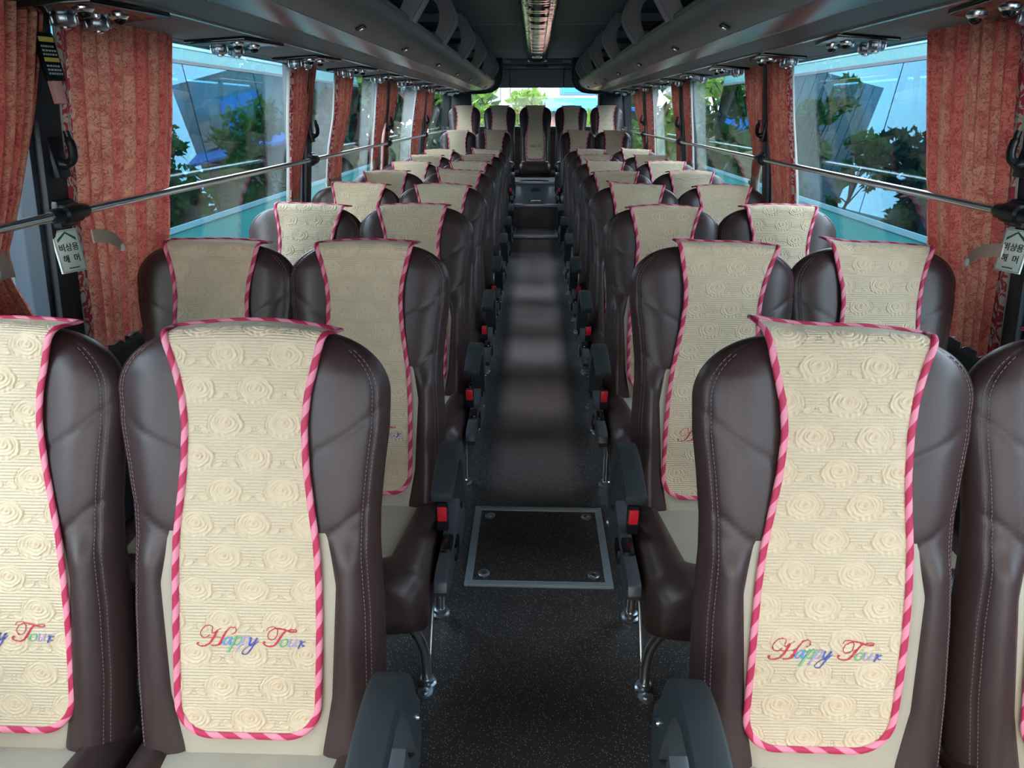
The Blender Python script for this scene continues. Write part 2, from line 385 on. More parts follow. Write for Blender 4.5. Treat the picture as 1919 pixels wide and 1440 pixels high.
# ceiling: roof slab and separate fabric panels with pale joint strips
ce = tag(MB().box(-.95, .95, FRONT, BACK, 2.095, 2.3).build('ceiling', walld, smooth=False), kind='structure')
seams = [FRONT, .60, 3.43, 6.27, 9.08, 10.2]
for a, b in zip(seams[:-1], seams[1:]):
    for s in (-1, 1):
        x0, x1 = sorted((s*.12, s*.95))
        MB().box(x0, x1, a+.008, b-.008, 2.068, 2.096, .006).build('ceiling_panel', ceilm, ce)
for y in seams[1:-1]:
    for s in (-1, 1):
        x0, x1 = sorted((s*.12, s*.95)); MB().box(x0, x1, y-.010, y+.010, 2.0675, 2.09, .002).build('joint_strip', seam, ce)
# ceiling duct
du = thing('air_duct', 'long mirror-finished air duct trim running along the ceiling centre', 'air duct', (0, 0, 0))
prof = [(-.130, 2.07), (-.130, 2.045), (-.116, 2.020), (-.088, 2.008), (-.066, 2.009), (-.06, 2.018)]
duo = MB(); pr = prof+[(-.055, 2.07)]
duo.prism(pr, FRONT, 9.90, 'y'); duo.build('side_trim', duct, du)
duo = MB(); duo.prism([(-x, z) for x, z in pr], FRONT, 9.90, 'y'); duo.build('side_trim', duct, du)
nY = 240; ysd = np.linspace(FRONT, 9.85, nY); P = np.zeros((nY, 9, 3))
for j, x in enumerate(np.linspace(-.062, .062, 9)):
    P[:, j, 0] = x; P[:, j, 1] = ysd; P[:, j, 2] = 2.022+.004*np.sin(ysd*2*PI/.11)-.004*(1-(x/.062)**2)
grid_mesh('centre_panel', P, ductd, du)
MB().box(-.06, .06, 8.95, 9.88, 2.006, 2.018, .003).build('end_panel', duct, du)
MB().box(-.045, .045, 8.98, 9.06, 2.003, 2.007, .002).build('vent_slot', blackp, du)
MB().box(-.125, .125, 9.88, 9.91, 2.008, 2.07, .006).build('end_cap', chrome, du)

# front bulkhead with the windscreen opening, behind the viewer
fw = MB().box(-1.3, 1.3, FRONT-.08, FRONT, -.2, .62).box(-1.3, 1.3, FRONT-.08, FRONT, 1.82, 2.3).box(-1.3, -1.12, FRONT-.08, FRONT, .62, 1.82).box(1.12, 1.3, FRONT-.08, FRONT, .62, 1.82)
tag(fw.build('wall_front', walld, smooth=False), kind='structure')
tag(MB().box(-1.12, 1.12, FRONT-.06, FRONT-.055, .62, 1.82).build('window_front', windscreen, smooth=False), kind='structure')
# rear wall
rw = MB()
WL, WR = -.92, .86
rw.box(-1.25, 1.25, BACK, BACK+.08, -.1, 1.18).box(-1.25, WL, BACK, BACK+.08, 1.18, 1.72).box(WR, 1.25, BACK, BACK+.08, 1.18, 1.72).box(-1.25, 1.25, BACK, BACK+.08, 1.72, 2.3)
rwo = tag(rw.build('wall_rear', walld, smooth=False), kind='structure')
for x0, x1 in ((-1.05, -.375), (-.365, .365), (.375, 1.05)):
    MB().prism([(BACK-.12, 1.94), (BACK-.03, 1.715), (BACK, 1.715), (BACK, 1.94)], x0, x1, 'x').build('header_panel', rackm, rwo, bevel=.006)
MB().box(-1.05, 1.05, BACK-.16, BACK, 1.945, 2.0, .01).build('header_rail', rackg, rwo)
MB().box(-.15, .15, BACK-.17, BACK-.15, 1.96, 1.99, .006).build('header_badge', blackp, rwo)
MB().box(-1.05, 1.05, BACK-.24, BACK, 2.005, 2.08, .01).build('header_cove', ceilm, rwo)
for s in (-1, 1):
    MB().box(s*.40-.055, s*.40+.055, BACK-.25, BACK-.23, 2.02, 2.05, .006).build('marker_lamp', seam, rwo)
    x0, x1 = sorted((s*.90, s*1.17)); MB().box(x0, x1, BACK-.05, BACK, 1.15, 1.72, .015).build('corner_panel', pill, rwo)
    xw = WL if s < 0 else WR
    MB().box(xw-.012, xw+.012, BACK-.02, BACK+.01, 1.18, 1.72, .004).build('window_post', seam, rwo)
MB().box(-.92, .88, BACK-.06, BACK, 1.12, 1.215, .01).build('rear_ledge', blackp, rwo)
MB().box(-.92, .88, BACK-.075, BACK-.06, 1.205, 1.217, .003).build('ledge_strip', steel, rwo)
MB().box(-1.1, 1.1, BACK-.045, BACK-.01, .60, 1.12, .01).build('rear_panel', leather, rwo)
MB().box(-1.2, 1.2, BACK-.45, BACK-.02, .58, .63, .01).build('rear_shelf', walld, rwo)
gl = tag(MB().box(-.92, .86, BACK+.03, BACK+.035, 1.17, 1.74).build('window_rear', rearglass, smooth=False), kind='structure')

# ------------------------------------------------------------------ luggage racks
DIVY = [.98, 2.13, 3.28, 4.34, 5.55, 6.75, 7.95, 9.05]; REND = 10.0
for sd, s in (('left', -1), ('right', 1)):
    r = thing('luggage_rack', 'grey overhead luggage rack with open bays along the %s windows' % sd, 'luggage rack', (0, 0, 0), 'overhead luggage racks')
    Y0, Y1 = FRONT, REND
    def strip(name, pts, m, th=.012, y0=Y0, y1=Y1, bev=0):
        n = len(pts); up = [(x, z+th) for x, z in reversed(pts)]
        return MB().prism([(s*x, z) for x, z in pts+up], y0, y1, 'y').build(name, m, r, bevel=bev)
    strip('soffit', [(wx(1.63)+.03, 1.628), (.935, 1.648)], soffit)
    strip('chrome_strip', [(.937, 1.645), (.925, 1.646)], chrome, .008)
    strip('dark_fascia', [(.925, 1.652), (.81, 1.672)], fascia)
    strip('edge_strip', [(.812, 1.668), (.798, 1.662)], chrome, .008)
    strip('lower_panel', [(.80, 1.664), (.74, 1.667), (.685, 1.676)], rackg)
    strip('front_panel', [(.684, 1.677), (.64, 1.690), (.60, 1.708), (.57, 1.732), (.555, 1.755), (.550, 1.772), (.556, 1.780)], rackm, .014)
    strip('shelf', [(1.10, 1.742), (.57, 1.752)], fascia, .01)
    strip('back_lining', [(1.10, 1.76), (1.06, 2.06)], fascia, .02)
    outer = crom([(.548, 1.765), (.520, 1.80), (.478, 1.865), (.470, 1.90), (.490, 1.955), (.548, 2.064)], 4)
    inner = crom([(.632, 1.758), (.600, 1.80), (.568, 1.86), (.556, 1.915), (.572, 1.972), (.62, 2.01)], 4)
    for y in DIVY:
        d = MB(); n = len(outer)
        ring = outer+[np.array((1.05, 2.064)), np.array((1.09, 1.758))]
        inn = inner+[np.array((1.00, 2.012)), np.array((1.04, 1.758))]
        k = len(ring); v = []; f = []
        for yy_ in (y-.014, y+.014):
            v += [(s*p[0], yy_, p[1]) for p in ring]+[(s*p[0], yy_, p[1]) for p in inn]
        for i in range(k-1):
            for o in (0, 2*k): f.append((o+i, o+i+1, o+k+i+1, o+k+i))
            f.append((i, i+1, 2*k+i+1, 2*k+i)); f.append((k+i, k+i+1, 3*k+i+1, 3*k+i))
        d.add(v, f); dv = d.build('divider', divm, r)
        MB().tube([(s*(p[0]-.001), y, p[1]) for p in outer[1:-1]], .0165, 8).build('edge_bead', divm, dv)
    ep = [(.935, 1.632), (.70, 1.640), (.60, 1.655), (.52, 1.70), (.475, 1.78), (.462, 1.88), (.470, 2.066), (1.08, 2.066), (1.10, 1.64)]
    MB().prism([(s*x, z) for x, z in ep], REND, REND+.03, 'y').build('end_panel', pill, r, bevel=.008)
    MB().tube([(s*x, REND, z) for x, z in ep[:7]], .012, 8).build('end_bead', fascia, r)
    for y in [1.55, 2.7, 3.60, 4.80, 5.95, 7.1, 8.2, 9.3]:
        lt = MB().box(-.016, .016, -.022, .022, -.006, .004, .003, M=T(s*.632, y, 1.690, 0, s*.42)).build('clip', blackp, r)
        MB().box(-.008, .008, -.008, .008, -.008, .0, .002, M=T(s*.632, y, 1.689, 0, s*.42)).build('clip_stud', chrome, lt)
# ------------------------------------------------------------------ vent and lamp panels under the racks
ROWW = ['first', 'second', 'third', 'fourth', 'fifth', 'sixth', 'seventh', 'eighth', 'ninth', 'tenth']
def vent_panel():
    o = thing('vent_panel', '', 'air vent')
    MB().prism([(-.11, -.17), (.075, -.13), (.11, .15), (-.08, .17)], -.014, 0, 'z').build('plate', gloss, o, bevel=.004)
    for x, y in ((-.045, .085), (-.06, -.02)):
        k = MB().lathe([(.026, -.012), (.028, -.018), (.027, -.030), (.021, -.036), (.010, -.038)], 18, T(x, y, 0)).build('vent_nozzle', steel, o)
        fb = MB()
        for a in range(9): fb.box(.0265, .0295, -.002, .002, -.032, -.016, M=T(x, y, 0, 0, 0, a*2*PI/9))
        fb.build('nozzle_rib', chrome, k)
        MB().lathe([(.012, -.0365), (.012, -.041), (.006, -.044)], 12, T(x, y, 0)).build('nozzle_knob', chrome, k)
    for x, y in ((.035, .045), (.030, -.085)):
        k = MB().lathe([(.022, -.012), (.022, -.018), (.016, -.024), (.006, -.025)], 16, T(x, y, 0)).build('lamp_ring', chrome, o)
        MB().lathe([(.0145, -.022), (.013, -.030), (.008, -.035), (.002, -.036)], 14, T(x, y, 0)).build('lamp_lens', gloss, k)
    MB().lathe([(.009, -.012), (.008, -.020), (.003, -.023)], 12, T(.0, .012, 0)).build('call_button', chrome, o)
    return o
VY = [1.76, 2.60, 3.40, 4.23, 5.06, 5.89, 6.72, 7.60, 8.50, 9.40]
vp = None
for sd, s in (('left', -1), ('right', 1)):
    for k, y in enumerate(VY):
        o = vent_panel() if vp is None else copy_tree(vp)
        if vp is None: vp = o
        o.location = (s*1.035, y, 1.640); o.rotation_euler = (0, s*.085, PI if s > 0 else 0)
        if s > 0: o.rotation_euler = (0, -.085, PI)
        else: o.rotation_euler = (0, -.085, 0)
        o['label'] = 'black vent and reading lamp panel, %s from the camera above the %s windows' % (ROWW[k], sd)
        o['group'] = 'vent and lamp panels under the racks'

# ------------------------------------------------------------------ rails
for sd, s in (('left', -1), ('right', 1)):
    X = s*1.150
    r = thing('grab_rail', 'thin chrome safety rail across the %s windows on black clamps' % sd, 'rail', (0, 0, 0), 'window rails')
    MB().tube([(X, FRONT, 1.187), (X, 10.2, 1.187)], .011, 14).build('bar', chrome, r)
    for y in PILS[s]+[9.9]:
        c = MB().lathe([(.014, -.070), (.018, -.058), (.018, -.034), (.024, -.028), (.026, 0), (.024, .028), (.018, .034), (.018, .058), (.014, .070)], 16, T(X, y, 1.187, PI/2)).build('clamp', blackp, r)
        MB().box(min(X, X+s*.06), max(X, X+s*.06), y-.035, y+.035, 1.155, 1.22, .008).build('clamp_foot', blackp, c)
# ------------------------------------------------------------------ coat hooks, signs
def hook(sd, s, y, z, word):
    o = thing('coat_hook', 'black plastic coat hook on the %s' % word, 'hook', (s*(wx(z)-.03), y, z), 'coat hooks'); o.rotation_euler = (0, s*.12, 0)
    p = crom([(0, -.004, -.030), (-s*.016, .002, -.036), (-s*.028, .014, -.026), (-s*.031, .020, -.004), (-s*.029, .022, .020), (-s*.028, .022, .038)], 5)
    MB().tube([tuple(q) for q in p], [.013]*6+[.010]*(len(p)-12)+[.007]*6, 10).build('hook_arm', blackp, o)
    MB().box(-.008, .008, -.024, .024, -.065, .03, .006).build('hook_plate', blackp, o)
wds = ['nearest', 'second', 'third', 'fourth']
for sd, s in (('left', -1), ('right', 1)):
    for k, y in enumerate(PILS[s][1:]):
        hook(sd, s, y, 1.335, '%s %s window pillar from the camera' % (wds[k], sd))
def flat_text(body, size, m, name, parent, M, cw=1.0, align='CENTER'):
    cu = bpy.data.curves.new(name, 'FONT'); cu.body = body; cu.size = size; cu.align_x = align; cu.align_y = 'CENTER'; cu.extrude = .0004; cu.offset = size*.012
    t = bpy.data.objects.new(name, cu); C.objects.link(t); bpy.context.view_layer.update()
    me = bpy.data.meshes.new_from_object(t.evaluated_get(bpy.context.evaluated_depsgraph_get())); bpy.data.objects.remove(t)
    me.materials.clear(); me.materials.append(m)
    me.transform(M); o = bpy.data.objects.new(name, me); C.objects.link(o); o.parent = parent; return o
for sd, s in (('left', -1), ('right', 1)):
    z = 1.098; y = PILS[s][1]-.012
    o = thing('hammer_sign', 'small cream emergency hammer sign with green chevron on the %s pillar' % sd, 'sign', (s*(wx(z)-.046), y, z), 'emergency hammer signs')
    o.rotation_euler = (0, s*.10, s*math.radians(24)); o.scale = (1, .68, .76)
    tilt = -s*.0
    # sign plane faces the aisle: local (u, v) -> (-, y, z)
    def pl(u0, u1, v0, v1, t0, t1, b=0): return MB().box(min(-s*t0, -s*t1), max(-s*t0, -s*t1), u0, u1, v0, v1, b)
    pl(-.047, .047, -.068, .068, -.004, .002, .0006).build('plate', stick, o)
    M = Matrix.Translation((-s*.0024, 0, 0)) @ (Matrix(((0, 0, 1, 0), (1, 0, 0, 0), (0, 1, 0, 0), (0, 0, 0, 1))) if s < 0 else Matrix(((0, 0, -1, 0), (-1, 0, 0, 0), (0, 1, 0, 0), (0, 0, 0, 1))))
    MB().prism([(-.034, .030), (0, .056), (.034, .030), (.034, .040), (0, .062), (-.034, .040)][::-1], -.0002, .0004, 'z', M).build('chevron', greenk, o, smooth=False)
    flat_text('비상용', .027, inkm, 'lettering', o, M @ Matrix.Translation((0, .010, 0)))
    flat_text('해  머', .027, inkm, 'lettering', o, M @ Matrix.Translation((0, -.026, 0)))
    fb = MB()
    for i in range(7): fb.box(-.018+i*.0055, -.014+i*.0055, -.056, -.052, -.0002, .0004, M=M)
    tag(fb.build('small_print', inkm, o, smooth=False), kind='stuff')
    bd = MB()
    for a in ((-.044, .044, .0635, .0645), (-.044, .044, -.0645, -.0635), (-.044, -.043, -.0645, .0645), (.043, .044, -.0645, .0645)): bd.box(*a, -.0002, .0003, M=M)
    bd.build('border_line', inkm, o, smooth=False)
# black placard with yellow bands near the top of the left pillar
z = 1.535
o = thing('emergency_placard', 'black hanging placard with yellow bands high on the left pillar', 'sign', (-(wx(z)-.048), 1.68, z)); o.scale = (1, .62, .72); o.rotation_euler = (0, -.12, -.35)
MB().box(-.006, .008, -.035, .035, -.075, .065, .006).build('board', gloss, o)
M = Matrix.Translation((.0084, 0, 0)) @ Matrix(((0, 0, 1, 0), (1, 0, 0, 0), (0, 1, 0, 0), (0, 0, 0, 1)))
for zz, h in ((.044, .014), (-.014, .012)): MB().box(-.028, .028, zz-h/2, zz+h/2, -.0003, .0005, M=M).build('yellow_band', yellow, o, smooth=False)
lns = MB(); random.seed(4)
for zz in (.024, .012, .001, -.032, -.043, -.054):
    x = -.026
    while x < .022:
        w = random.uniform(.004, .010); lns.box(x, min(x+w, .026), zz-.0028, zz+.0028, -.0003, .0004, M=M); x += w+.003
tag(lns.build('small_print', seam, o, smooth=False), kind='stuff')
MB().box(-.012, .004, -.02, .02, -.14, -.07, .004).build('red_strap', redw, o)

# ------------------------------------------------------------------ curtains
def curtain(s, keys, nf, amp, label, seed=0, flip=False, xoff=-.016, width=.9, name='curtain', tie=None, crease=None):
    """keys: (z, y_a, y_b) from top to bottom; y_a is the bordered free edge"""
    rng = np.random.RandomState(seed); keys = sorted(keys); zk = [k[0] for k in keys]
    nz, nu = 90, max(60, nf*14); z = np.linspace(zk[0], zk[-1], nz)
    ya = np.interp(z, zk, [k[1] for k in keys]); yb = np.interp(z, zk, [k[2] for k in keys])
    ker = np.ones(9)/9; 
    ya = np.convolve(np.pad(ya, 4, 'edge'), ker, 'valid'); yb = np.convolve(np.pad(yb, 4, 'edge'), ker, 'valid')
    u = np.linspace(0, 1, nu); ph = np.cumsum(rng.uniform(.6, 1.4, nu)); ph = (ph-ph[0])/(ph[-1]-ph[0])*2*PI*nf
    A = amp*(.65+.5*np.interp(u, np.linspace(0, 1, 9), rng.rand(9)))
    
    span = np.abs(yb-ya)
    drift = .25*np.sin(z[:, None]*7+rng.rand()*6+u[None]*4)
    fold = np.sin(ph[None]+drift)+.25*np.sin(2*ph[None]+1.3)
    U = u[None]+.006*np.sin(2*ph[None]+1)*min(1, 8/nf)
    Y = ya[:, None]+(yb-ya)[:, None]*U
    X = s*(np.array([wx(q) for q in z])[:, None]-.032-xoff-A[None]*(1+fold))
    if crease is not None: X = X+s*.006*np.exp(-((z-crease)/.02)**2)[:, None]
    Z = np.repeat(z[:, None], nu, 1)+.0*U
    Z[0] += .010*np.sin(ph*.5)
    P = np.stack([X, Y, Z], -1)
    uv = np.stack([np.repeat((u*width)[None], nz, 0), np.repeat(z[:, None], nu, 1)], -1)
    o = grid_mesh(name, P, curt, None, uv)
    tag(o, label, 'curtain', 'damask window curtains')
    P2 = P.copy(); P2[..., 0] += s*.006; grid_mesh('lining', P2, lining, o, uv)
    # hem tube along the free edge so the cloth has a real edge
    MB().tube([tuple(P[i, 0]+np.array((s*.003, 0, 0))) for i in range(0, nz, 3)], .0035, 6).build('edge_hem', lining, o)
    if tie:
        zt = tie; i = int(np.argmin(abs(z-zt))); 
        t = grid_tie(P[i], s, o, 0)
    return o
def grid_tie(row, s, parent, k):
    y0, y1 = row[:, 1].min()-.006, row[:, 1].max()+.006; xi = row[:, 0]; z = row[0, 2]
    x0, x1 = xi.min()-.006, xi.max()+.008
    pts = []
    for a in np.linspace(0, 2*PI, 28, endpoint=False):
        pts.append(((x0+x1)/2+(x1-x0)/2*math.cos(a)*1.1, (y0+y1)/2+(y1-y0)/2*math.sin(a)*1.05))
    v = []; f = []; n = len(pts)
    for dz in (-.028, .028): v += [(p[0], p[1], z+dz+.01*math.sin(i*.5)) for i, p in enumerate(pts)]
    f = [(i, (i+1) % n, (i+1) % n+n, i+n) for i in range(n)]
    t = MB().add(v, f).build('tie_band', curt, parent)
    xm = x1+.002 if s < 0 else x0-.002
    MB().lathe([(.013, 0), (.012, .005), (.006, .007)], 14, T(xm, y0*.25+y1*.75, z, 0, -s*PI/2)).build('tie_button', buttonm, t)
    return t
TOPZ = 1.632
curtain(-1, [(TOPZ, .98, 1.70), (1.40, 1.02, 1.63), (1.20, 1.15, 1.53), (1.10, 1.18, 1.47), (.95, 1.14, 1.55), (.80, 1.10, 1.64)], 20, 0.016,
        'pleated red and tan damask curtain gathered by a tie, nearest of all on the left', 1, width=1.3, tie=1.10)
wide_left = curtain(-1, [(TOPZ, 1.74, 2.29), (1.4, 1.73, 2.27), (1.21, 1.72, 2.22), (1.08, 1.72, 2.20), (0.8, 1.74, 2.14)], 9, 0.017,
        'wide salmon damask curtain hanging open behind the left hammer sign', 2, width=1.0, crease=1.187)
curtain(-1, [(TOPZ, 3.38, 3.80), (1.4, 3.37, 3.72), (1.21, 3.39, 3.57), (1.08, 3.39, 3.53), (0.8, 3.39, 3.52)], 11, 0.01,
        'gathered rust damask curtain at the second pillar of the left windows', 3, width=.8, tie=1.00)
curtain(-1, [(TOPZ, 4.16, 4.56), (1.4, 4.15, 4.48), (1.21, 4.06, 4.35), (1.08, 4.05, 4.33), (0.8, 4.05, 4.33)], 9, 0.01,
        'rust damask curtain hanging mid-window with a cream border, third along the left', 4, width=.7, tie=1.02)
curtain(-1, [(TOPZ, 5.25, 5.63), (1.4, 5.23, 5.61), (1.21, 5.22, 5.44), (1.08, 5.21, 5.42), (0.8, 5.21, 5.42)], 8, 0.01,
        'rust damask curtain just in front of the third left pillar', 5, width=.7, tie=1.06)
curtain(-1, [(TOPZ, 6.05, 5.69), (1.4, 5.93, 5.65), (1.21, 5.71, 5.56), (1.08, 5.74, 5.58), (0.8, 5.74, 5.58)], 8, 0.01,
        'dark rust damask curtain just behind the third left pillar', 6, width=.7)
curtain(-1, [(TOPZ, 7.00, 7.64), (1.4, 6.90, 7.61), (1.21, 6.85, 7.38), (1.08, 6.86, 7.31), (0.8, 6.86, 7.31)], 8, 0.01,
        'orange damask curtain just in front of the fourth left pillar', 7, width=.7)
curtain(-1, [(TOPZ, 8.23, 7.74), (1.4, 8.07, 7.68), (1.21, 7.83, 7.61), (1.08, 7.84, 7.63), (0.8, 7.84, 7.63)], 8, 0.01,
        'dark rust damask curtain just behind the fourth left pillar', 8, width=.7)
wide_right = curtain(1, [(TOPZ, 1.80, 2.27), (1.4, 1.79, 2.24), (1.21, 1.78, 2.21), (1.08, 1.77, 2.18), (0.8, 1.77, 2.13)], 8, 0.017,
        'wide salmon damask curtain hanging open beside the right hammer sign', 9, width=1.0, crease=1.187)
curtain(1, [(TOPZ, 3.43, 3.79), (1.4, 3.40, 3.78), (1.21, 3.35, 3.71), (1.08, 3.32, 3.68), (0.8, 3.32, 3.67)], 10, 0.01,
        'rust damask curtain with a cream border just in front of the second right pillar', 10, width=.8)
curtain(1, [(TOPZ, 4.18, 3.84), (1.4, 4.12, 3.86), (1.21, 4.00, 3.87), (1.08, 4.03, 3.95), (0.8, 4.03, 3.95)], 8, 0.01,
        'dark rust damask curtain just behind the second right pillar', 11, width=.7, tie=1.05)
curtain(1, [(TOPZ, 5.58, 5.91), (1.4, 5.59, 5.89), (1.21, 5.58, 5.83), (1.08, 5.59, 5.81), (0.8, 5.59, 5.81)], 8, 0.01,
        'rust damask curtain just in front of the third right pillar', 12, width=.7, tie=1.02)
curtain(1, [(TOPZ, 6.38, 5.98), (1.4, 6.32, 6.00), (1.21, 6.19, 6.03), (1.08, 6.22, 6.09), (0.8, 6.22, 6.10)], 8, 0.01,
        'dark rust damask curtain just behind the third right pillar', 13, width=.7)
curtain(1, [(TOPZ, 7.37, 7.80), (1.4, 7.38, 7.85), (1.21, 7.38, 7.80), (1.08, 7.39, 7.80), (0.8, 7.40, 7.81)], 8, 0.01,
        'rust damask curtain just in front of the fourth right pillar', 14, width=.7)
curtain(1, [(TOPZ, 8.92, 7.95), (1.4, 8.66, 7.97), (1.21, 8.41, 7.95), (1.08, 8.16, 7.96), (0.8, 8.22, 7.97)], 8, 0.01,
        'narrow rust damask curtain just behind the fourth right pillar', 15, width=.7)

def tie_strap(parent, s, y0, z0, y1, z1):
    pts = [(y0+(y1-y0)*t, z0+(z1-z0)*t+.012*math.sin(t*PI), .006*math.sin(t*PI)) for t in np.linspace(0, 1, 9)]
    m = MB(); v = []
    for y, z, b in pts:
        x = s*(wx(z)-.078-b); w = .017 if (y, z) != (y1, z1) else .010
        v += [(x, y, z-w), (x, y, z+w), (x+s*.004, y, z+w), (x+s*.004, y, z-w)]
    f = [(4*i+a, 4*i+(a+1) % 4, 4*i+4+(a+1) % 4, 4*i+4+a) for i in range(8) for a in range(4)]+[(0, 1, 2, 3), (35, 34, 33, 32)]
    t = m.add(v, f).build('tie_strap', curt, parent)
    MB().lathe([(.011, 0), (.010, .004), (.005, .006)], 14, T(s*(wx(z1)-.079), y1-.01*(1 if y1 > y0 else -1), z1, 0, -s*PI/2)).build('tie_button', buttonm, t)
tie_strap(wide_left, -1, 1.73, 1.125, 1.86, 1.075)
tie_strap(wide_right, 1, 1.74, 1.10, 1.88, 1.045)

# ------------------------------------------------------------------ seats
LB = .735
def ss(a, b, x): t = np.clip((x-a)/(b-a), 0, 1); return t*t*(3-2*t)
WK = ([-.09, -.04, .0, .12, .25, .36, .42, .50, .57, .63, .72], [.19, .206, .214, .219, .218, .212, .213, .221, .230, .232, .230])
def half_w(s_):
    w = np.interp(s_, *WK); rx, rz = .135, .105
    t = np.clip((s_-(LB-rz))/rz, 0, 1); return np.where(s_ > LB-rz, w-rx+rx*np.sqrt(np.maximum(0, 1-t*t)), w)
def xb_(s_): return np.interp(s_, [-.09, 0, .10, .30, .38, .45, .72], [.115, .120, .138, .148, .135, .11, .06])
def seg_dist(X, S, poly):
    d = np.full(X.shape, 9.)
    for (a, b), (c, e) in zip(poly[:-1], poly[1:]):
        vx, vy = c-a, e-b; t = np.clip(((X-a)*vx+(S-b)*vy)/(vx*vx+vy*vy), 0, 1)
        d = np.minimum(d, np.hypot(X-a-t*vx, S-b-t*vy))
    return d
SEAM1 = [tuple(p) for p in crom([(.234, LB-.118), (.200, LB-.148), (.160, LB-.180), (.10, LB-.212), (.06, LB-.225)], 5)]
SEAM2 = [tuple(p) for p in crom([(.212, LB-.292), (.185, LB-.308), (.150, LB-.338), (.135, LB-.348)], 5)]
def front_n(x, s_, w):
    ax = np.abs(x); e = np.clip(ax/np.maximum(w, 1e-4), 0, 1)
    low = 1-ss(.33, .40, s_)
    B = low*.026*np.exp(-((ax-.178)/.036)**2)
    up = ss(.33, .41, s_)*(1-ss(.66, .715, s_))
    B = B+up*.010*np.exp(-((ax-.17)/.060)**2)
    B = B*(1-e**7)
    g = seg_dist(ax, s_, SEAM1); B = B-.0024*np.exp(-(g/.0034)**2)*(e < .995)
    B = B-.0006*np.exp(-(g/.016)**2)
    g = seg_dist(ax, s_, SEAM2); B = B-.0024*np.exp(-(g/.0034)**2)*(e < .995)-.0008*np.exp(-(g/.016)**2)
    B = B-.0045*np.exp(-((ax-xb_(s_))/.005)**2)*low
    we = w-.020; B = B-.0028*np.exp(-((ax-we)/.0032)**2)
    return B
def back_arrays(coarse=False):
    ns = 60 if coarse else 150
    s_ = np.concatenate([np.linspace(-.085, LB-.105, int(ns*.7), endpoint=False), LB-.105+.105*np.sin(np.linspace(0, PI/2, ns-int(ns*.7)))])
    nc, no = (8, 9) if coarse else (22, 30)
    w = half_w(s_)[:, None]; xb = np.minimum(xb_(s_)[:, None], w*.75)
    tin = np.linspace(0, 1, nc+1); to = np.sin(np.linspace(0, PI/2, no+1))[1:]
    xr = np.concatenate([xb*tin[None], xb+(w-xb)*to[None]], 1)
    xf = np.concatenate([-xr[:, ::-1], xr[:, 1:]], 1)
    S = np.repeat(s_[:, None], xf.shape[1], 1)
    tk = .115-.025*ss(0, .7, s_); mid = -tk[:, None]*.5; cap = np.clip((s_-(LB-.05))/.05, 0, 1); tk = tk*np.sqrt(np.maximum(1e-4, 1-cap*cap))
    bot = np.clip((-.045-s_)/.04, 0, 1); tk = tk*np.sqrt(np.maximum(.02, 1-bot*bot)); tk = tk[:, None]
    n0 = -.0*S
    e = np.clip(np.abs(xf)/w, 0, 1); prof_ = np.sqrt(np.maximum(0, 1-e**7))
    nf = mid+tk*.5*prof_+front_n(xf, S, w)*(tk/.09).clip(0, 1)
    k = 10 if coarse else 20
    tb = np.linspace(0, 1, k+2)[1:-1]; xbk = w*np.cos(tb[None]*PI); ebk = np.abs(xbk)/w
    nb = mid-tk*.5*np.sqrt(np.maximum(0, 1-ebk**5))
    x = np.concatenate([xf, xbk], 1); n = np.concatenate([nf, nb], 1); S2 = np.repeat(s_[:, None], x.shape[1], 1)
    P = np.stack([x, -n, S2], -1)
    return s_, P, nc, no, xf.shape[1]
def build_back(parent, name='backrest'):
    s_, P, nc, no, nfc = back_arrays()
    nv, nu = P.shape[:2]
    ins = np.zeros((nv-1, nu), bool)
    ci = nc+no; r = np.where((s_[:-1] < LB-.345))[0]
    ins[np.ix_(r, np.arange(ci-nc, ci+nc))] = True
    top = tuple(range((nv-1)*nu, nv*nu)); bot = tuple(range(nu-1, -1, -1))
    o = grid_mesh(name, P, leather, parent, wrap=True, keep=~ins)
    # close the flat-ish bottom and top with one cap each
    me = o.data; bm = bmesh.new(); bm.from_mesh(me)
    be = [e for e in bm.edges if e.is_boundary]
    lo = [e for e in be if max(v.co.z for v in e.verts) < -.075]
    hi = [e for e in be if min(v.co.z for v in e.verts) > LB-.002]
    bmesh.ops.holes_fill(bm, edges=hi); bm.to_mesh(me); bm.free()
    i = grid_mesh('back_insert', P, insertm, o, wrap=True, keep=ins)
    st_ = MB()
    for sg in (-1, 1):
        for off in (.0235, .0165):
            ssmp = np.arange(.0, LB-.03, .0075)
            for a in ssmp:
                pp = []
                for q in (a, a+.0048):
                    w = float(half_w(np.array(q))); x = (w-off); 
                    tk = .115-.025*float(ss(0, .7, q)); md = -tk*.5; cp = max(0, (q-(LB-.05))/.05); tk *= math.sqrt(max(1e-4, 1-cp*cp))
                    ee = x/w; n = md+tk*.5*math.sqrt(max(0, 1-ee**7))+float(front_n(np.array(x), np.array(q), np.array(w)))
                    pp.append((sg*x, -n-.0004, q))
                if q < LB-.02: st_.tube(pp, .0008, 4)
    so_ = tag(st_.build('stitching', thread, o, smooth=False), kind='stuff')
    return o
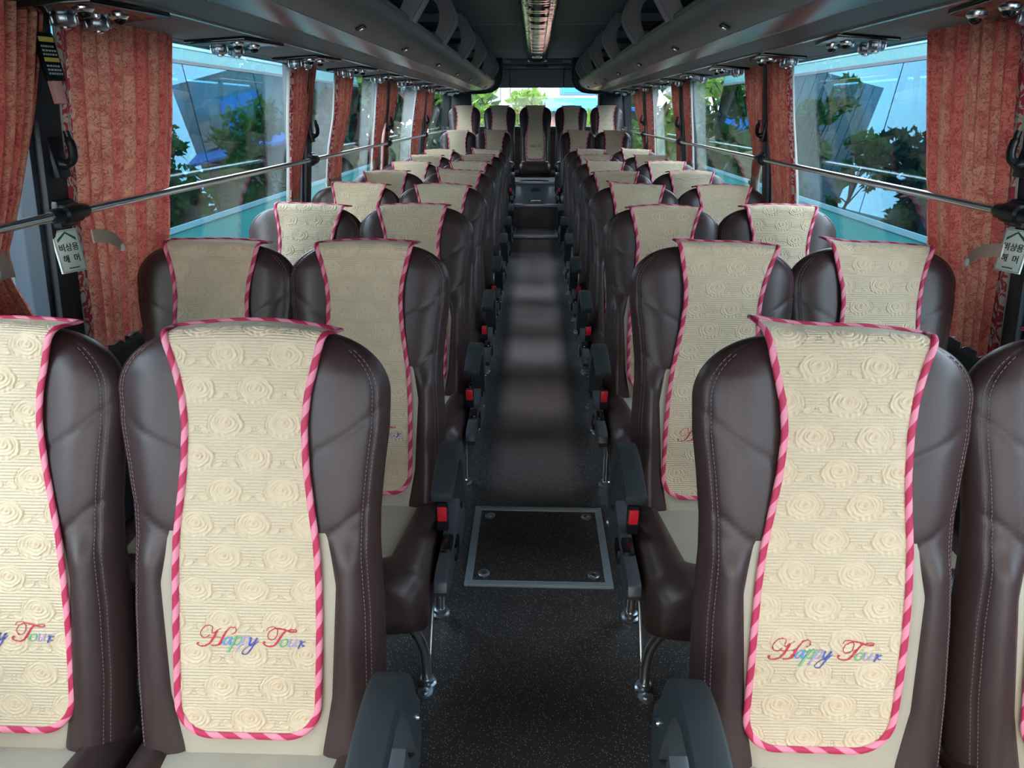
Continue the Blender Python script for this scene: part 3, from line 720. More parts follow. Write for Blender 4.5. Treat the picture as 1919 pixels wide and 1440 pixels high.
def cushion_mesh(parent):
    # rounded pad: superellipse sections along y, with raised side bolsters and a recessed insert
    ny, nx = 70, 61
    yv = np.linspace(-.715, -.26, ny); t = (yv+.715)/.455
    zf = .455-.02*t; fr = np.clip(1-t/.16, 0, 1); bk = np.clip((t-.9)/.1, 0, 1)
    ztop = zf-.065*(1-np.sqrt(np.maximum(0, 1-fr**2)))
    wv = .226-.035*fr**2
    th = np.linspace(0, 1, nx); u = -1+2*th
    xbe = np.interp(yv, [-.72, -.60, -.3], [.10, .120, .150])[:, None]; nin, nou = 12, 18
    xr = np.concatenate([xbe*np.linspace(0, 1, nin+1)[None], xbe+(wv[:, None]-xbe)*np.sin(np.linspace(0, PI/2, nou+1))[None, 1:]], 1)
    x = np.concatenate([-xr[:, ::-1], xr[:, 1:]], 1)
    e = np.abs(x)/wv[:, None]
    top = ztop[:, None]-.05*(1-np.sqrt(np.maximum(0, 1-e**5)))
    ax = np.abs(x); Y = np.repeat(yv[:, None], nx, 1)
    xb = np.interp(Y, [-.72, -.60, -.3], [.10, .120, .150])
    bol = ss(-.02, .03, ax-xb)*.026*(1-e**8)+(1-ss(-.63, -.58, Y))*.020*(1-ss(-.02, .03, ax-xb))
    gr = np.where(Y > -.602, np.exp(-((ax-xb)/.005)**2), 0)+np.exp(-((Y+.602)/.005)**2)*(ax < xb+.01)
    we = wv[:, None]-.018; gr = gr+.6*np.exp(-((ax-we)/.004)**2)+np.exp(-((Y+.688-.05*(ax/.2)**4)/.004)**2)*.7
    top = top+bol-.0045*np.clip(gr, 0, 1)
    P = np.stack([x, Y, top], -1)
    # skirt: side wall to the underside
    nb = 14; rows = []
    bz = .300+.0*yv
    full = []
    for i in range(ny):
        pts = list(P[i])
        zb = .305+.045*t[i]+.03*fr[i]**2
        for k in range(1, nb+1):
            f = k/(nb+1); a = f*PI; xx_ = wv[i]*math.cos(a)
            zz_ = zb-.02*math.sin(a)**.5+.0; pts.append(np.array((xx_, yv[i], zz_)))
        full.append(pts)
    F = np.array(full)
    # push sides: add mid side points by smoothing the corner
    ins = np.zeros((ny-1, F.shape[1]), bool)
    ins[np.ix_(np.where(yv[:-1] > -.604)[0], np.arange(nou, nou+2*nin))] = True
    o = grid_mesh('cushion', F, leather, parent, wrap=True, keep=~ins)
    bm = bmesh.new(); bm.from_mesh(o.data)
    be = [e for e in bm.edges if e.is_boundary and all(v.co.y < -.712 for v in e.verts)]
    bmesh.ops.holes_fill(bm, edges=be); bm.to_mesh(o.data); bm.free()
    o.data.set_sharp_from_angle(angle=1.2)
    grid_mesh('cushion_insert', F, insertm, o, wrap=True, keep=ins)
    return o
PIV = (0, -.221, .446)
DYS = .105    # cushion, armrest and legs sit this far behind the sketch positions
def armrest(parent, k):     # k = +1: aisle lies at +x, -1: aisle at -x
    # side outline (y, z), front tip towards -y
    up = crom([(-.625, .655), (-.56, .676), (-.48, .690), (-.42, .688), (-.365, .665), (-.325, .615), (-.295, .54), (-.275, .47)], 5)
    lo = crom([(-.62, .628), (-.56, .640), (-.48, .650), (-.43, .644), (-.40, .618), (-.375, .57), (-.35, .50), (-.335, .455)], 5)
    n = len(up); a, b = .232, .284
    bm_ = MB()
    out = [tuple(p) for p in up]+[tuple(p) for p in reversed(lo)]
    v = [(k*a, *p) for p in out]+[(k*b, *p) for p in out]; f = []
    m = len(out)
    f += [(i, (i+1) % m, (i+1) % m+m, i+m) for i in range(m)]
    for o in (0, m):
        f += [(o+i, o+i+1, o+m-2-i, o+m-1-i) for i in range(n-1)]
    bm_.add(v, f); ar = bm_.build('armrest', plastic, parent, bevel=.007)
    MB().lathe([(.030, -.016), (.034, -.012), (.034, .012), (.030, .016)], 18, T(k*.258, -.300, .455, 0, PI/2)).build('armrest_hinge', blackp, ar)
    MB().lathe([(.007, 0), (.006, .004), (.003, .005)], 10, T(k*.284, -.315, .52, 0, k*PI/2)).build('armrest_screw', chrome, ar)
def side_parts(parent, k):
    out = [tuple(p) for p in crom([(-.20, .44), (-.235, .49), (-.29, .50), (-.34, .475), (-.40, .45), (-.50, .435), (-.60, .435), (-.65, .425)], 4)]
    lo = [tuple(p) for p in crom([(-.662, .40), (-.64, .375), (-.58, .365), (-.48, .355), (-.36, .32), (-.27, .31), (-.215, .34), (-.20, .41)], 4)]
    a, b = .234, .268
    sc_ = MB().prism(out+lo, *sorted((k*a, k*b)), 'x').build('side_cover', shieldm, parent, bevel=.006)
    MB().box(*sorted((k*.262, k*.276)), -.50, -.435, .375, .42, .006).build('recline_lever', gloss, sc_)
    MB().box(*sorted((k*.236, k*.266)), -.545, -.475, .40, .447, .008).build('lever_lip', gloss, sc_)
    bk = MB().box(*sorted((k*.218, k*.248)), -.455, -.43, .44, .512, .004).build('buckle', blackp, parent)
    MB().box(*sorted((k*.2205, k*.2455)), -.459, -.450, .472, .513, .003).build('release_button', redp, bk)
    MB().tube([(k*.225, -.43, .45), (k*.222, -.38, .42), (k*.215, -.34, .38)], .012, 8).build('buckle_strap', blackp, bk)
def legs(parent, k):
    p = crom([(k*.126, -.580, .32), (k*.126, -.578, .285), (k*.140, -.570, .235), (k*.172, -.553, .165), (k*.184, -.545, .10), (k*.185, -.545, .006)], 5)
    lg = MB().tube([tuple(q) for q in p], .0145, 12).build('leg', chrome, parent)
    fo = MB().lathe([(.026, 0), (.026, .006), (.020, .010), (.020, .018), (.016, .020)], 18, T(k*.185, -.545, 0))
    fo.prism([(k*.185+.021*math.cos(a), -.578+.024*math.sin(a)) for a in [i*PI/8 for i in range(16)]], 0, .006, 'z'); fo.lathe([(.011, .006), (.010, .012), (.005, .013)], 8, T(k*.185, -.582, 0))
    fo.build('foot_plate', steel, lg)
    lg = MB().tube([(k*.185, -.255, .31), (k*.185, -.255, .006)], .0155, 12).build('leg', chrome, parent)
    MB().lathe([(.030, 0), (.030, .006), (.022, .010), (.022, .022), (.016, .024)], 18, T(k*.185, -.255, 0)).build('foot_plate', steel, lg)
    MB().box(-.004, .004, -.012, .012, -.18, .18, .002, M=T(k*.187, -.385, .175, math.atan2(-.22, .27))).build('brace', steel, parent)
def frame(parent):
    MB().box(-.21, .21, -.62, -.58, .265, .305, .006).box(-.21, .21, -.29, -.25, .265, .305, .006).box(-.20, -.16, -.60, -.27, .27, .31, .006).box(.16, .20, -.60, -.27, .27, .31, .006).build('seat_frame', blackp, parent)
    MB().box(-.205, .205, -.36, -.20, .30, .40, .02).build('hinge_housing', blackp, parent)
def make_seat(k, aisle):
    t = thing('bus_seat', '', 'seat')
    b = build_back(t) if not PROTO else copy_tree(PROTO['back'], t)
    PROTO.setdefault('back', b); b.location = PIV
    c = cushion_mesh(t) if 'cush' not in PROTO else copy_tree(PROTO['cush'], t); PROTO.setdefault('cush', c); c.location.y = 0
    frame(t)
    if aisle: armrest(t, k); side_parts(t, k); legs(t, k)
    else: legs(t, -k)
    for ch in t.children:
        if ch is not b: ch.location.y += DYS
    return t
PROTO = {}
def set_recline(t, deg):
    for ch in t.children:
        if ch.name.split('.')[0] == 'backrest': ch.rotation_euler = (-math.radians(deg), 0, 0)

# ------------------------------------------------------------------ seat covers
GA = .0016
ATOT = .765; A0 = .030
CWK = ([0, .05, .10, .20, .28, .35, .41, .475, .545, .595, .65, .70, .765], [.122, .123, .124, .125, .124, .120, .112, .104, .101, .106, .119, .132, .146])
def cw(a):
    w = np.interp(a, *CWK); r = .058; t = np.clip((r-a)/r, 0, 1)
    return np.where(a < r, w-r+r*np.sqrt(np.maximum(0, 1-t*t)), w)
def rose_relief(x, a, ph):
    """height and bud mask of the quilted roses at cloth position (x, a)"""
    H = np.zeros(x.shape); bud = np.zeros(x.shape); msk = np.zeros(x.shape)
    dy = .0575; dx = .098
    for j in range(-1, 15):
        ay = j*dy+ph[1]
        for i in range(-3, 4):
            axc = i*dx+(dx/2 if j % 2 else 0)+ph[0]+.006*(j-6)*.3
            if abs(axc) > .20: continue
            rx = (x-axc)/.0305; ry = (a-ay)/.0255
            near = (np.abs(rx) < 2.0) & (np.abs(ry) < 1.5)
            if not near.any(): continue
            X = rx[near]; Y = ry[near]; r = np.hypot(X, Y*1.05+.05); th = np.arctan2(Y, X)+.35*math.sin(i*3+j)
            h = np.zeros(X.shape)
            for R0, n_, p0, am, ox, oy in ((1.0, 7, .4, .08, 0, 0), (.78, 5, 1.3, .09, -.03, .06), (.56, 4, .2, .10, .04, .10), (.36, 3, 1.0, .12, -.02, .14)):
                rr_ = np.hypot(X-ox, (Y-oy)*1.05); tt = np.arctan2(Y-oy, X-ox)+.35*math.sin(i*3+j)
                R = R0*(1+am*np.abs(np.cos(tt*n_*.5+p0))-am*.5); d = rr_-R
                arc_ = .70+.30*np.sin(tt*2+p0*3)
                h += arc_*(.34*np.exp(-((d+.085)/.060)**2)-.40*np.exp(-(d/.034)**2))
            h += .05*ss(1.1, .6, r)
            h += .35*np.exp(-((X-.06-.2*(Y-.15))**2/.010+(Y-.16)**2/.035))
            low = ss(-.25, -.6, Y)*ss(1.0, .9, r)*ss(.45, .75, r); h += .16*low*np.sin(X*19+Y*4)
            for sx_ in (-1, 1):
                lx = (X*sx_-1.20)/.33; ly = (Y+.40)/.25; lr = np.hypot(lx, ly-lx*.45)
                h += .26*np.exp(-((lr-.82)/.16)**2)-.34*np.exp(-((lr-1.02)/.10)**2)-.20*np.exp(-((ly-lx*.45)/.10)**2)*(lr < .85)
            H[near] = np.where(np.abs(h) > np.abs(H[near]), h, H[near])
            bb = np.exp(-((X-.03-.25*Y)**2/.010+(Y-.16)**2/.030)); bud[near] = np.maximum(bud[near], bb)
            inm = np.maximum(ss(1.08, .96, r), ss(1.05, .9, np.hypot((np.abs(X)-1.20)/.33, (Y+.40-(np.abs(X)-1.2)*.34)/.25)))
            msk[near] = np.maximum(msk[near], inm)
    return H*.0054, bud, msk
def cover_path(a, curl=1.0):
    """arc length -> (s, n): straight up the back, then over the top"""
    s1 = LB-.022; R = .030; a1 = s1-A0; 
    t = np.clip(a-a1, 0, None); ang = np.minimum(t/R, 1.35); rest = np.maximum(t-1.35*R, 0)
    s_ = np.where(a < a1, A0+a, s1+R*np.sin(ang)+rest*math.cos(1.35)); n = -(R*(1-np.cos(ang))+rest*math.sin(1.35))
    return s_, n
def cover_pos(x, a, v):
    s_, n = cover_path(a)
    n = n+.0075+.0015*np.sin(a*17+v['ph'][0]*90)+v.get('puff', .004)*np.exp(-((a-.56)/.09)**2)*(1-(x/.14)**2)
    sag = v.get('arch', .010)*(x/.14)**2*ss(.62, .76, a); s_ = s_-sag
    fl = v.get('flare', (0, 0)); top = ss(.68, .765, a)
    s_ = s_+top*np.where(x < 0, fl[0], fl[1])*np.clip(np.abs(x)/.14, 0, 1)**2
    n = n+.010*ss(.62, .74, a)*np.clip((np.abs(x)-.08)/.06, 0, 1)
    sk = v.get('skew', 0)*(a-.35)+v.get('bend', 0)*(a-.35)**2
    return x+sk, n, s_
STROKES = [  # (colour, points in crop pixels, width)
 ('r', [(340,325),(300,360),(245,372),(205,340),(200,300),(225,245),(275,195),(330,180),(375,190),(386,215),(376,260),(370,285),(385,303),(412,290),(455,255),(515,225)], 11),
 ('r', [(452,258),(422,320),(394,372),(355,435),(310,478),(250,500),(190,500),(157,482),(152,462),(166,452),(178,462)], [24,26,26,24,20,16,14,16,20,24,20]),
 ('r', [(680,305),(722,287),(742,252),(730,212),(690,200),(640,216),(595,268),(555,332),(520,398),(490,450),(455,484),(400,495),(360,492)], [12,12,12,11,11,14,22,26,26,24,18,14,18]),
 ('r', [(315,370),(400,362),(520,362)], 9), ('r', [(440,490),(490,478),(530,435)], 9),
 ('b', [(650,362),(605,362),(565,402),(546,442),(556,470),(585,470),(622,430),(655,372)], [14,18,24,26,22,14,11,11]),
 ('b', [(678,350),(650,412),(636,458),(650,472),(688,442)], [18,24,24,14,8]),
 ('g', [(695,390),(745,342),(720,402),(680,475),(640,545),(610,588)], [8,16,24,26,26,26]), ('g', [(588,588),(638,585)], 10),
 ('g', [(705,450),(750,382),(795,347),(822,370),(810,420),(775,460),(737,474),(712,458)], [8,10,18,26,26,22,14,10]),
 ('l', [(815,390),(862,342),(838,402),(800,475),(762,545),(735,580)], [8,16,22,24,24,22]),
 ('l', [(825,450),(868,382),(908,347),(935,370),(925,420),(890,460),(852,474),(828,458)], [8,10,18,24,24,20,14,10]),
 ('n', [(925,392),(968,362),(945,425),(942,462),(970,464),(1010,422),(1050,365)], [8,18,26,24,14,10,14]),
 ('n', [(1058,360),(1012,450),(960,540),(902,608),(852,613),(832,585),(860,542),(930,494),(1010,472),(1082,405)], [24,24,20,16,12,12,10,9,9,8]),
 ('r', [(1202,242),(1230,202),(1290,184),(1340,196),(1366,242),(1358,312),(1320,370),(1265,388),(1226,360),(1220,310),(1255,252),(1330,212),(1410,210),(1500,236),(1590,260),(1645,255),(1650,230),(1620,220),(1560,228),(1488,244)], [10,10,10,11,12,12,11,11,11,11,11,14,20,24,20,14,12,11,12,18]),
 ('r', [(1492,242),(1452,282),(1402,352),(1360,420),(1310,474),(1240,492),(1182,476),(1155,446),(1160,422),(1182,430)], [20,24,28,28,22,16,14,18,24,20]),
 ('g', [(1470,374),(1425,405),(1405,455),(1425,488),(1470,480),(1510,440),(1516,400),(1492,376),(1470,374)], [12,18,24,18,12,16,22,16,12]),
 ('l', [(1528,392),(1562,374),(1538,440),(1538,482),(1572,480),(1620,422),(1650,376)], [8,18,24,20,12,10,14]),
 ('l', [(1655,372),(1622,440),(1618,484),(1655,470)], [22,24,18,8]),
 ('n', [(1690,410),(1722,396),(1712,435),(1678,508)], [10,18,24,22]), ('n', [(1702,470),(1735,425),(1765,405),(1785,412)], [8,12,20,16]), ('n', [(1722,440),(1745,470),(1780,465)], [10,16,8])]
INK = {'r': (.55, .025, .055), 'b': (.10, .28, .62), 'g': (.13, .42, .22), 'l': (.42, .34, .54), 'n': (.07, .09, .36), 'k': (.03, .025, .03)}
def build_cover(v, black=False):
    o = None
    na = int(ATOT/GA); nx = 176
    a = np.linspace(0, ATOT, na); a[0] = 1e-5
    w = cw(a)[:, None]; u = np.linspace(-1, 1, nx)[None]; x = w*u; A = np.repeat(a[:, None], nx, 1)
    H, bud, msk = rose_relief(x, A, v['ph'])
    px, pn, ps = cover_pos(x, A, v)
    edge = ss(0, .012, w-np.abs(x))*ss(0, .012, A)
    pn = pn+H*edge
    P = np.stack([px, -pn, ps], -1)
    col = np.stack([np.ones_like(H), np.clip(bud, 0, 1)*.6, 1-msk*.85, np.ones_like(H)], -1)
    o = grid_mesh('seat_cover', P, cov, None, np.stack([x, A], -1), col)
    # piping all round
    b = [(float(cw(np.array(q))), q) for q in np.linspace(ATOT, .06, 60)]
    arc = [(float(cw(np.array(q))), q) for q in .058*(1-np.sin(np.linspace(0, PI/2, 16)))]
    side = b+arc
    topn = [(q, ATOT) for q in np.linspace(-.146, .146, 24)[1:-1]]
    botn = [(q, 0.0) for q in np.linspace(side[-1][0], -side[-1][0], 10)[1:-1]]
    loop = side+botn+[(-p, q) for p, q in reversed(side)]+topn
    lx = np.array([p for p, q in loop]); la = np.array([q for p, q in loop]); la = np.maximum(la, 1e-5)
    qx, qn, qs = cover_pos(lx, la, v)
    pts = np.stack([qx, -qn, qs], -1); n = 8; k = len(pts)
    V = np.zeros((k+1, n+1, 3)); UV = np.zeros((k+1, n+1, 2)); ln = 0
    cen = np.array((0, 0, .4))
    for i in range(k+1):
        p = pts[i % k]; pa = pts[(i-1) % k]; pb = pts[(i+1) % k]; t = pb-pa; t /= np.linalg.norm(t)
        if i: ln += np.linalg.norm(pts[i % k]-pts[i-1])
        nn = np.array((0, -1., 0)); 
        if la[i % k] > LB-.022-A0: 
            an = min((la[i % k]-(LB-.022-A0))/.030, 1.35); nn = np.array((0, -math.cos(an), math.sin(an)))
        sd_ = np.cross(t, nn); sd_ /= np.linalg.norm(sd_)
        for j in range(n+1):
            c_ = 2*PI*j/n; V[i, j] = p+sd_*math.cos(c_)*.0062+nn*(math.sin(c_)*.0036+.0012); UV[i, j] = (ln, j/n)
    grid_mesh('piping', V, pip, o, UV)
    # lettering
    vv = []; ff = []; cc_ = []
    for c_, pt, wd in STROKES:
        m = crom(pt, 6); wd = wd if isinstance(wd, list) else [wd]*len(pt); ws = np.interp(np.linspace(0, len(pt)-1, len(m)), range(len(pt)), wd)
        m = np.array(m); d = np.gradient(m, axis=0); d /= np.linalg.norm(d, axis=1)[:, None]+1e-9; nrm = np.stack([-d[:, 1], d[:, 0]], -1)
        base = len(vv); sc_ = 1.15e-4
        for e in (-1, 0, 1):
            q = m+nrm*e*ws[:, None]*.56
            X_ = (q[:, 0]-965)*sc_+v.get('tx', .004); A_ = .172-(q[:, 1]-400)*sc_
            h, _, _ = rose_relief(X_, A_, v['ph']); gx, gn, gs = cover_pos(X_, A_, v)
            vv += np.stack([gx, -(gn+np.maximum(h, 0)+.0012+(.0006 if e == 0 else 0)), gs], -1).tolist()
        kk = len(m)
        for e in (0, 1):
            ff += [(base+e*kk+i, base+e*kk+i+1, base+(e+1)*kk+i+1, base+(e+1)*kk+i) for i in range(kk-1)]
        cc_ += [(*INK['k' if black else c_], 1)]*(3*kk)
    me = bpy.data.meshes.new('lettering'); me.from_pydata(vv, [], ff); at = me.color_attributes.new('tint', 'FLOAT_COLOR', 'POINT')
    at.data.foreach_set('color', np.array(cc_, np.float32).ravel()); me.materials.append(lett)
    lo = bpy.data.objects.new('lettering', me); C.objects.link(lo); lo.parent = o
    return o
VARI = [dict(ph=(.012, .030), skew=.012, arch=.012, tx=.006, flare=(.0, -.004)),           # nearest left aisle
        dict(ph=(-.012, .020), skew=.035, bend=-.05, arch=.006, tx=-.004, flare=(.018, -.006), puff=.010),   # nearest right aisle
        dict(ph=(.030, .044), skew=-.02, arch=.010, flare=(-.004, .004)),
        dict(ph=(-.03, .010), skew=.05, bend=.05, arch=.010, flare=(.012, .0), puff=.008),
        dict(ph=(.045, .0), skew=-.008, arch=.012, flare=(.002, .004)),
        dict(ph=(.0, .05), skew=.02, arch=.010, flare=(.006, .0))]
COVP = [build_cover(v) for v in VARI]; COVK = build_cover(dict(ph=(.02, .02), arch=.008), True)
used_c = set()
def place_cover(i, seat_loc, scale, deg, label, roll=0, sz=1):
    p = COVK if i == 'k' else COVP[i]
    o = p if i not in used_c else copy_tree(p); used_c.add(i)
    o.location = (seat_loc[0], seat_loc[1]+PIV[1], seat_loc[2]+PIV[2]*sz); o.rotation_euler = (-math.radians(deg), roll, 0); o.scale = (scale, 1, sz)
    tag(o, label, 'seat cover', 'quilted rose seat covers')
    return o
protoS = {}
random.seed(11)
sides = {-1: 'left', 1: 'right'}
for n in range(1, 10):
    yb = 1.10+.83*(n-1); zb = FZ; xs = (.486, .926); sc_ = 1.0; deg = 17.5
    if n == 1: yb = 1.105; deg = 16.5; xs = (.488, .930)
    if n == 9: zb = .112; xs = (.49, .895); sc_ = .92; yb = 8.52
    for s in (-1, 1):
        for j, place in enumerate(('aisle', 'window')):
            key = (s, j)
            if key not in protoS: protoS[key] = t = make_seat(-s, j == 0)
            else: t = copy_tree(protoS[key])
            dg = deg+(random.uniform(-1.0, 1.0) if n > 2 else 0)
            xoff = -.0 if n < 9 else -.012
            if n == 1: sx2 = (.97 if j else 1.025) if s < 0 else 1.01; xoff = (-.024 if j else -.012) if s < 0 else (.012 if j else .002)
            else: sx2 = sc_
            sz = .955 if n == 9 else 1
            t.location = (s*xs[j]+xoff, yb, zb); t.scale = (sx2, 1, sz)
            set_recline(t, dg)
            rown = 'nearest row' if n == 1 else '%s row from the camera' % ROWW[n-1]
            tag(t, 'brown leather %s seat on the %s, %s' % (place, sides[s], rown), 'seat', 'brown bus seats in rows')
            vi = {(1, -1, 0): 0, (1, 1, 0): 1, (1, -1, 1): 2, (1, 1, 1): 5, (2, -1, 0): 4, (2, 1, 0): 3, (2, -1, 1): 5, (2, 1, 1): 1}.get((n, s, j))
            if vi is None: vi = random.randrange(6)
            place_cover(vi, t.location+Vector((.010 if (n, s, j) == (1, -1, 1) else 0, 0, 0)), sc_, dg, 'cream cover with striped piping on the %s %s seat, %s' % (sides[s], place, rown), random.uniform(-.012, .012) if n > 1 else 0, sz)
for i, (x, w_) in enumerate(zip((-.93, -.473, -.013, .445, .897), ('window seat on the left', 'second seat from the left', 'middle seat', 'second seat from the right', 'window seat on the right'))):
    t = copy_tree(protoS[(-1, 1)]); t.location = (x, 9.62, .38); t.scale = (.90, 1, .96); 
    for ch in list(t.children):
        if ch.name.split('.')[0] in ('leg', 'brace'):
            for g in list(ch.children): bpy.data.objects.remove(g)
            bpy.data.objects.remove(ch)
    set_recline(t, 17)
    tag(t, 'dark brown leather bus seat, %s of the raised rear row' % w_, 'seat', 'brown bus seats in rows')
    c = place_cover('k' if i == 2 else (i*2) % 6, (x, 9.62, .38), .88, 17, 'cream cover with dark piping on the rear row %s' % w_)
    c.location.z = .38+PIV[2]*.96; c.scale = (.88, 1, .96)
    if i in (1, 2):
        pass
# armrests of the rear row belong to the seats beside the middle one
# ------------------------------------------------------------------ outside: ground, neighbouring buses, street behind
GZ = -1.25
tag(MB().box(-60, 60, -30, 80, GZ-.1, GZ).build('ground', asph, smooth=False), kind='structure')
def bus(s, label, xface, y0, y1, lower_z, top_z):
    o = thing('coach', label, 'bus', (s*xface, 0, GZ), 'teal coaches parked alongside')
    X = lambda d: s*d            # outward from the near face
    def pr(pts, name, m, a=y0, b=y1, par=None, bev=0): return MB().prism([(X(p[0]), p[1]-GZ) for p in pts], a, b, 'y').build(name, m, par or o, smooth=False, bevel=bev)
    tl = .115                    # glass lean
    pr([(0, -.95), (0, lower_z), (.05, lower_z), (.05, -.95)], 'lower_panel', teal)
    pr([(2.45, -.95), (2.45, lower_z), (2.50, lower_z), (2.50, -.95)], 'far_panel', teal)
    pr([(-.012, lower_z-.015), (-.012, lower_z+.04), (.03, lower_z+.04), (.03, lower_z-.015)], 'window_trim', trimw)
    dx = (top_z-lower_z)*tl
    pr([(dx, top_z), (dx+.07, top_z+.30), (dx+.32, top_z+.60), (2.5-dx-.32, top_z+.60), (2.5-dx-.07, top_z+.30), (2.5-dx, top_z), (2.4-dx, top_z), (2.2, top_z+.25), (.3, top_z+.25), (dx+.1, top_z)], 'roof', teall)
    pr([(dx-.012, top_z-.035), (dx-.012, top_z), (dx+.03, top_z), (dx+.03, top_z-.035)], 'roof_trim', pillg)
    pr([(dx+.02, top_z+.12), (dx+.028, top_z+.22), (dx+.04, top_z+.22), (dx+.04, top_z+.12)], 'roof_stripe', trimw, y0+3.0, y1-3.6)
    ys = np.arange(y0+.05, y1, 1.95)
    for a in ys:
        b = min(a+1.93, y1-.02)
        pr([(.004, lower_z+.04), (dx, top_z-.03), (dx+.006, top_z-.03), (.010, lower_z+.04)], 'side_pane', busglass, a, b)
        pr([(2.496, lower_z+.04), (2.5-dx, top_z-.03), (2.494-dx, top_z-.03), (2.49, lower_z+.04)], 'side_pane', busglass, a, b)
        pr([(.02, lower_z), (dx+.015, top_z), (dx+.07, top_z), (.08, lower_z)], 'window_post', darki, a-.05, a+.05)
        pr([(2.42, lower_z), (2.43-dx, top_z), (2.48-dx, top_z), (2.48, lower_z)], 'window_post', darki, a-.05, a+.05)
    pr([(.05, -.1), (.05, 0), (2.45, 0), (2.45, -.1)], 'bus_floor', darki)
    for e in (y0, y1-.06): pr([(.0, -.95), (.0, lower_z), (dx+.05, top_z+.3), (2.45-dx, top_z+.3), (2.5, lower_z), (2.5, -.95)], 'end_wall', teal, e, e+.06)
    for r_ in range(int((y1-y0-2)/.85)):
        for xx_ in (.30, .74, 1.76, 2.2):
            yb = y0+1.2+r_*.85
            q = [(yb-.45, .38-GZ), (yb-.4, .46-GZ), (yb-.10, .45-GZ), (yb+.10, 1.02-GZ), (yb+.20, 1.04-GZ), (yb+.02, .36-GZ)]
            MB().prism(q, X(xx_)-.20, X(xx_)+.20, 'x').build('coach_seat', seatg, o, smooth=False, bevel=.03)
    for yw in (y0+2.2, y1-3.0):
        for xx_ in (.18, 2.32):
            MB().lathe([(.2, -.14), (.48, -.14), (.50, -.10), (.50, .10), (.48, .14), (.2, .14)], 24, T(X(xx_), yw, .50, 0, PI/2)).build('wheel', rubber, o)
    return o
bus(-1, 'teal coach with tinted windows parked close along the left side', 3.5, -2.0, 15.5, .33, 1.906)
bus(1, 'teal coach with tinted windows parked close along the right side', 3.5, -2.0, 15.0, .33, 1.906)

def leaves(n, blobs, size, seed):
    rng = np.random.RandomState(seed); V = []; 
    bl = np.array(blobs); w = bl[:, 3]**2; w /= w.sum(); k = rng.choice(len(bl), n, p=w)
    d = rng.normal(size=(n, 3)); d /= np.linalg.norm(d, axis=1)[:, None]; rr = bl[k, 3:4]*(rng.rand(n, 1)**.4)
    c = bl[k, :3]+d*rr*np.array((1, 1, .8))
    a = rng.normal(size=(n, 3)); a /= np.linalg.norm(a, axis=1)[:, None]; b = np.cross(a, rng.normal(size=(n, 3))); b /= np.linalg.norm(b, axis=1)[:, None]
    sz = size*(.6+.8*rng.rand(n, 1))
    V = np.stack([c-a*sz, c-b*sz*.45, c+a*sz, c+b*sz*.45], 1).reshape(-1, 3)
    F = np.arange(4*n).reshape(n, 4)
    return V.tolist(), F.tolist()
def tree(x, y, h, r, n, label, m, seed, size=.11, trunk=.09, low=.0):
    o = thing('tree', label, 'tree', (x, y, GZ), 'trees around the parked coaches')
    rng = random.Random(seed)
    bl = [(rng.uniform(-r, r)*.6, rng.uniform(-r, r)*.6, h*(.62 if not low else .35)+rng.uniform(-1, 1)*h*(.26 if not low else .34), r*rng.uniform(.35, .6)) for _ in range(12)]
    v, f = leaves(n, bl, size, seed); fo = MB().add(v, f).build('foliage', m, o, smooth=False)
    tr = MB().tube([(0, 0, 0), (.05, 0, h*.3), (-.03, .05, h*.6), (0, 0, h*.8)], [trunk, trunk*.8, trunk*.5, trunk*.2], 8)
    for b in bl[:6]: tr.tube([(0, 0, h*.4), (b[0]*.5, b[1]*.5, (h*.45+b[2])/2), b[:3]], [trunk*.4, trunk*.3, trunk*.12], 6)
    tr.build('trunk', bark, o)
tree(-1.30, 15.0, 3.7, .75, 1100, 'slim bright green tree seen through the rear window on its left', leafm, 1, .09, .05)
tree(-.30, 16.6, 3.9, .5, 600, 'slim bright green tree near the middle of the rear window', leafm, 2, .09, .05)
tree(1.45, 15.4, 4.2, .65, 1200, 'slim bright green tree in front of the blue awning', leafm, 3, .09, .05)
lab = 'dense dark green tree beyond the %s coach, %s'
for i, (y, d, h) in enumerate(((17.8, 2.3, 5.4), (20.6, 4.6, 5.6), (18.6, 8.4, 3.0), (24.0, 9.0, 3.6))):
    wrd = ('nearest the rear corner', 'second out from the rear corner', 'third out from the rear corner', 'farthest from the rear corner')[i]
    tree(-d-.5, y, h, 1.7, 4200, lab % ('left', wrd), leafd, 20+i, .17, .14, 1)
    tree(d+.5, y, h, 1.7, 4200, lab % ('right', wrd), leafd if i % 2 else leafm, 30+i, .17, .14, 1)
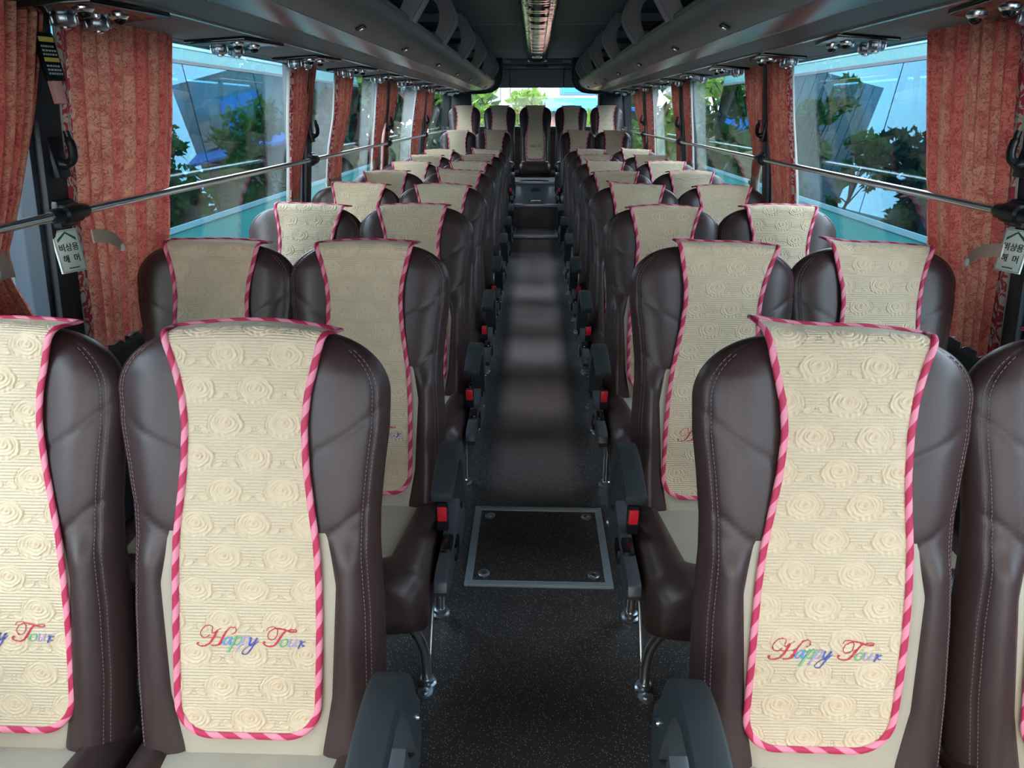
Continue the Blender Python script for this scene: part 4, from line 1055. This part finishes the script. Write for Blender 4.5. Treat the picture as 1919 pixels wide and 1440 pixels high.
# street behind the bus
fc = thing('shop_building', 'pale rendered building across the street behind the rear window', 'building', (-1.5, 24, GZ))
MB().box(-1.8, 1.58, 0, 3, 0, 5).build('wall', concrete, fc, smooth=False)
for i in range(9): MB().box(-1.78+.31*i, -1.78+.31*i+.285, -.04, 0, 2.3, 5, .01).build('cladding_panel', concrete, fc)
MB().box(.80, 1.58, -.6, 0, 2.45, 2.85, .02).build('balcony', brick_, fc)
for i in range(9): MB().box(.82+.09*i, .835+.09*i, -.6, -.58, 2.85, 3.35).build('railing_bar', white, fc)
MB().box(.80, 1.58, -.61, -.57, 3.33, 3.38).build('handrail', white, fc, smooth=False)
f2 = thing('awning_building', 'low shop with a long blue awning behind the rear window', 'building', (2.0, 22, GZ))
MB().box(-1.85, 1.2, 0, 3, 0, 5).build('wall', concrete, f2, smooth=False)
MB().prism([(-.9, 2.66), (-.9, 2.74), (.0, 3.02), (0, 2.9)], -1.85, 1.2, 'x').build('awning', bluea, f2, smooth=False)
fw_ = MB().box(-1.3, .0, -.03, 0, 3.1, 4.4, .02).build('window', trimw, f2)
for i in range(2): MB().box(-1.24+.63*i, -1.24+.63*i+.56, -.045, -.02, 3.15, 4.3, .01).build('pane', bluea, fw_)
MB().box(.35, .75, -.2, 0, 3.05, 3.8, .02).build('wall_sign', redw, f2)
MB().box(-1.85, 1.2, -.05, 0, 0, 2.5).build('shopfront', redw, f2, smooth=False)
# distant wooded hills
def hill(name, side, seed, label):
    rng = np.random.RandomState(seed); n = 120; y = np.linspace(-30, 75, n)
    h = 3.6+.9*np.sin(y*.09+seed)+.6*np.sin(y*.31)+.5*rng.rand(n); x0 = side*45
    P = np.zeros((n, 4, 3)); P[:, 0] = np.stack([np.full(n, x0), y, np.full(n, GZ-.05)], -1); P[:, 1] = np.stack([np.full(n, x0+side*3), y, h*.7+GZ], -1)
    P[:, 2] = np.stack([np.full(n, x0+side*8), y, h+GZ], -1); P[:, 3] = np.stack([np.full(n, x0+side*20), y, np.full(n, GZ-.05)], -1)
    o = grid_mesh(name, P, hillm); tag(o, kind='structure')
hill('hills', -1, 3, ''); hill('hills', 1, 8, '')
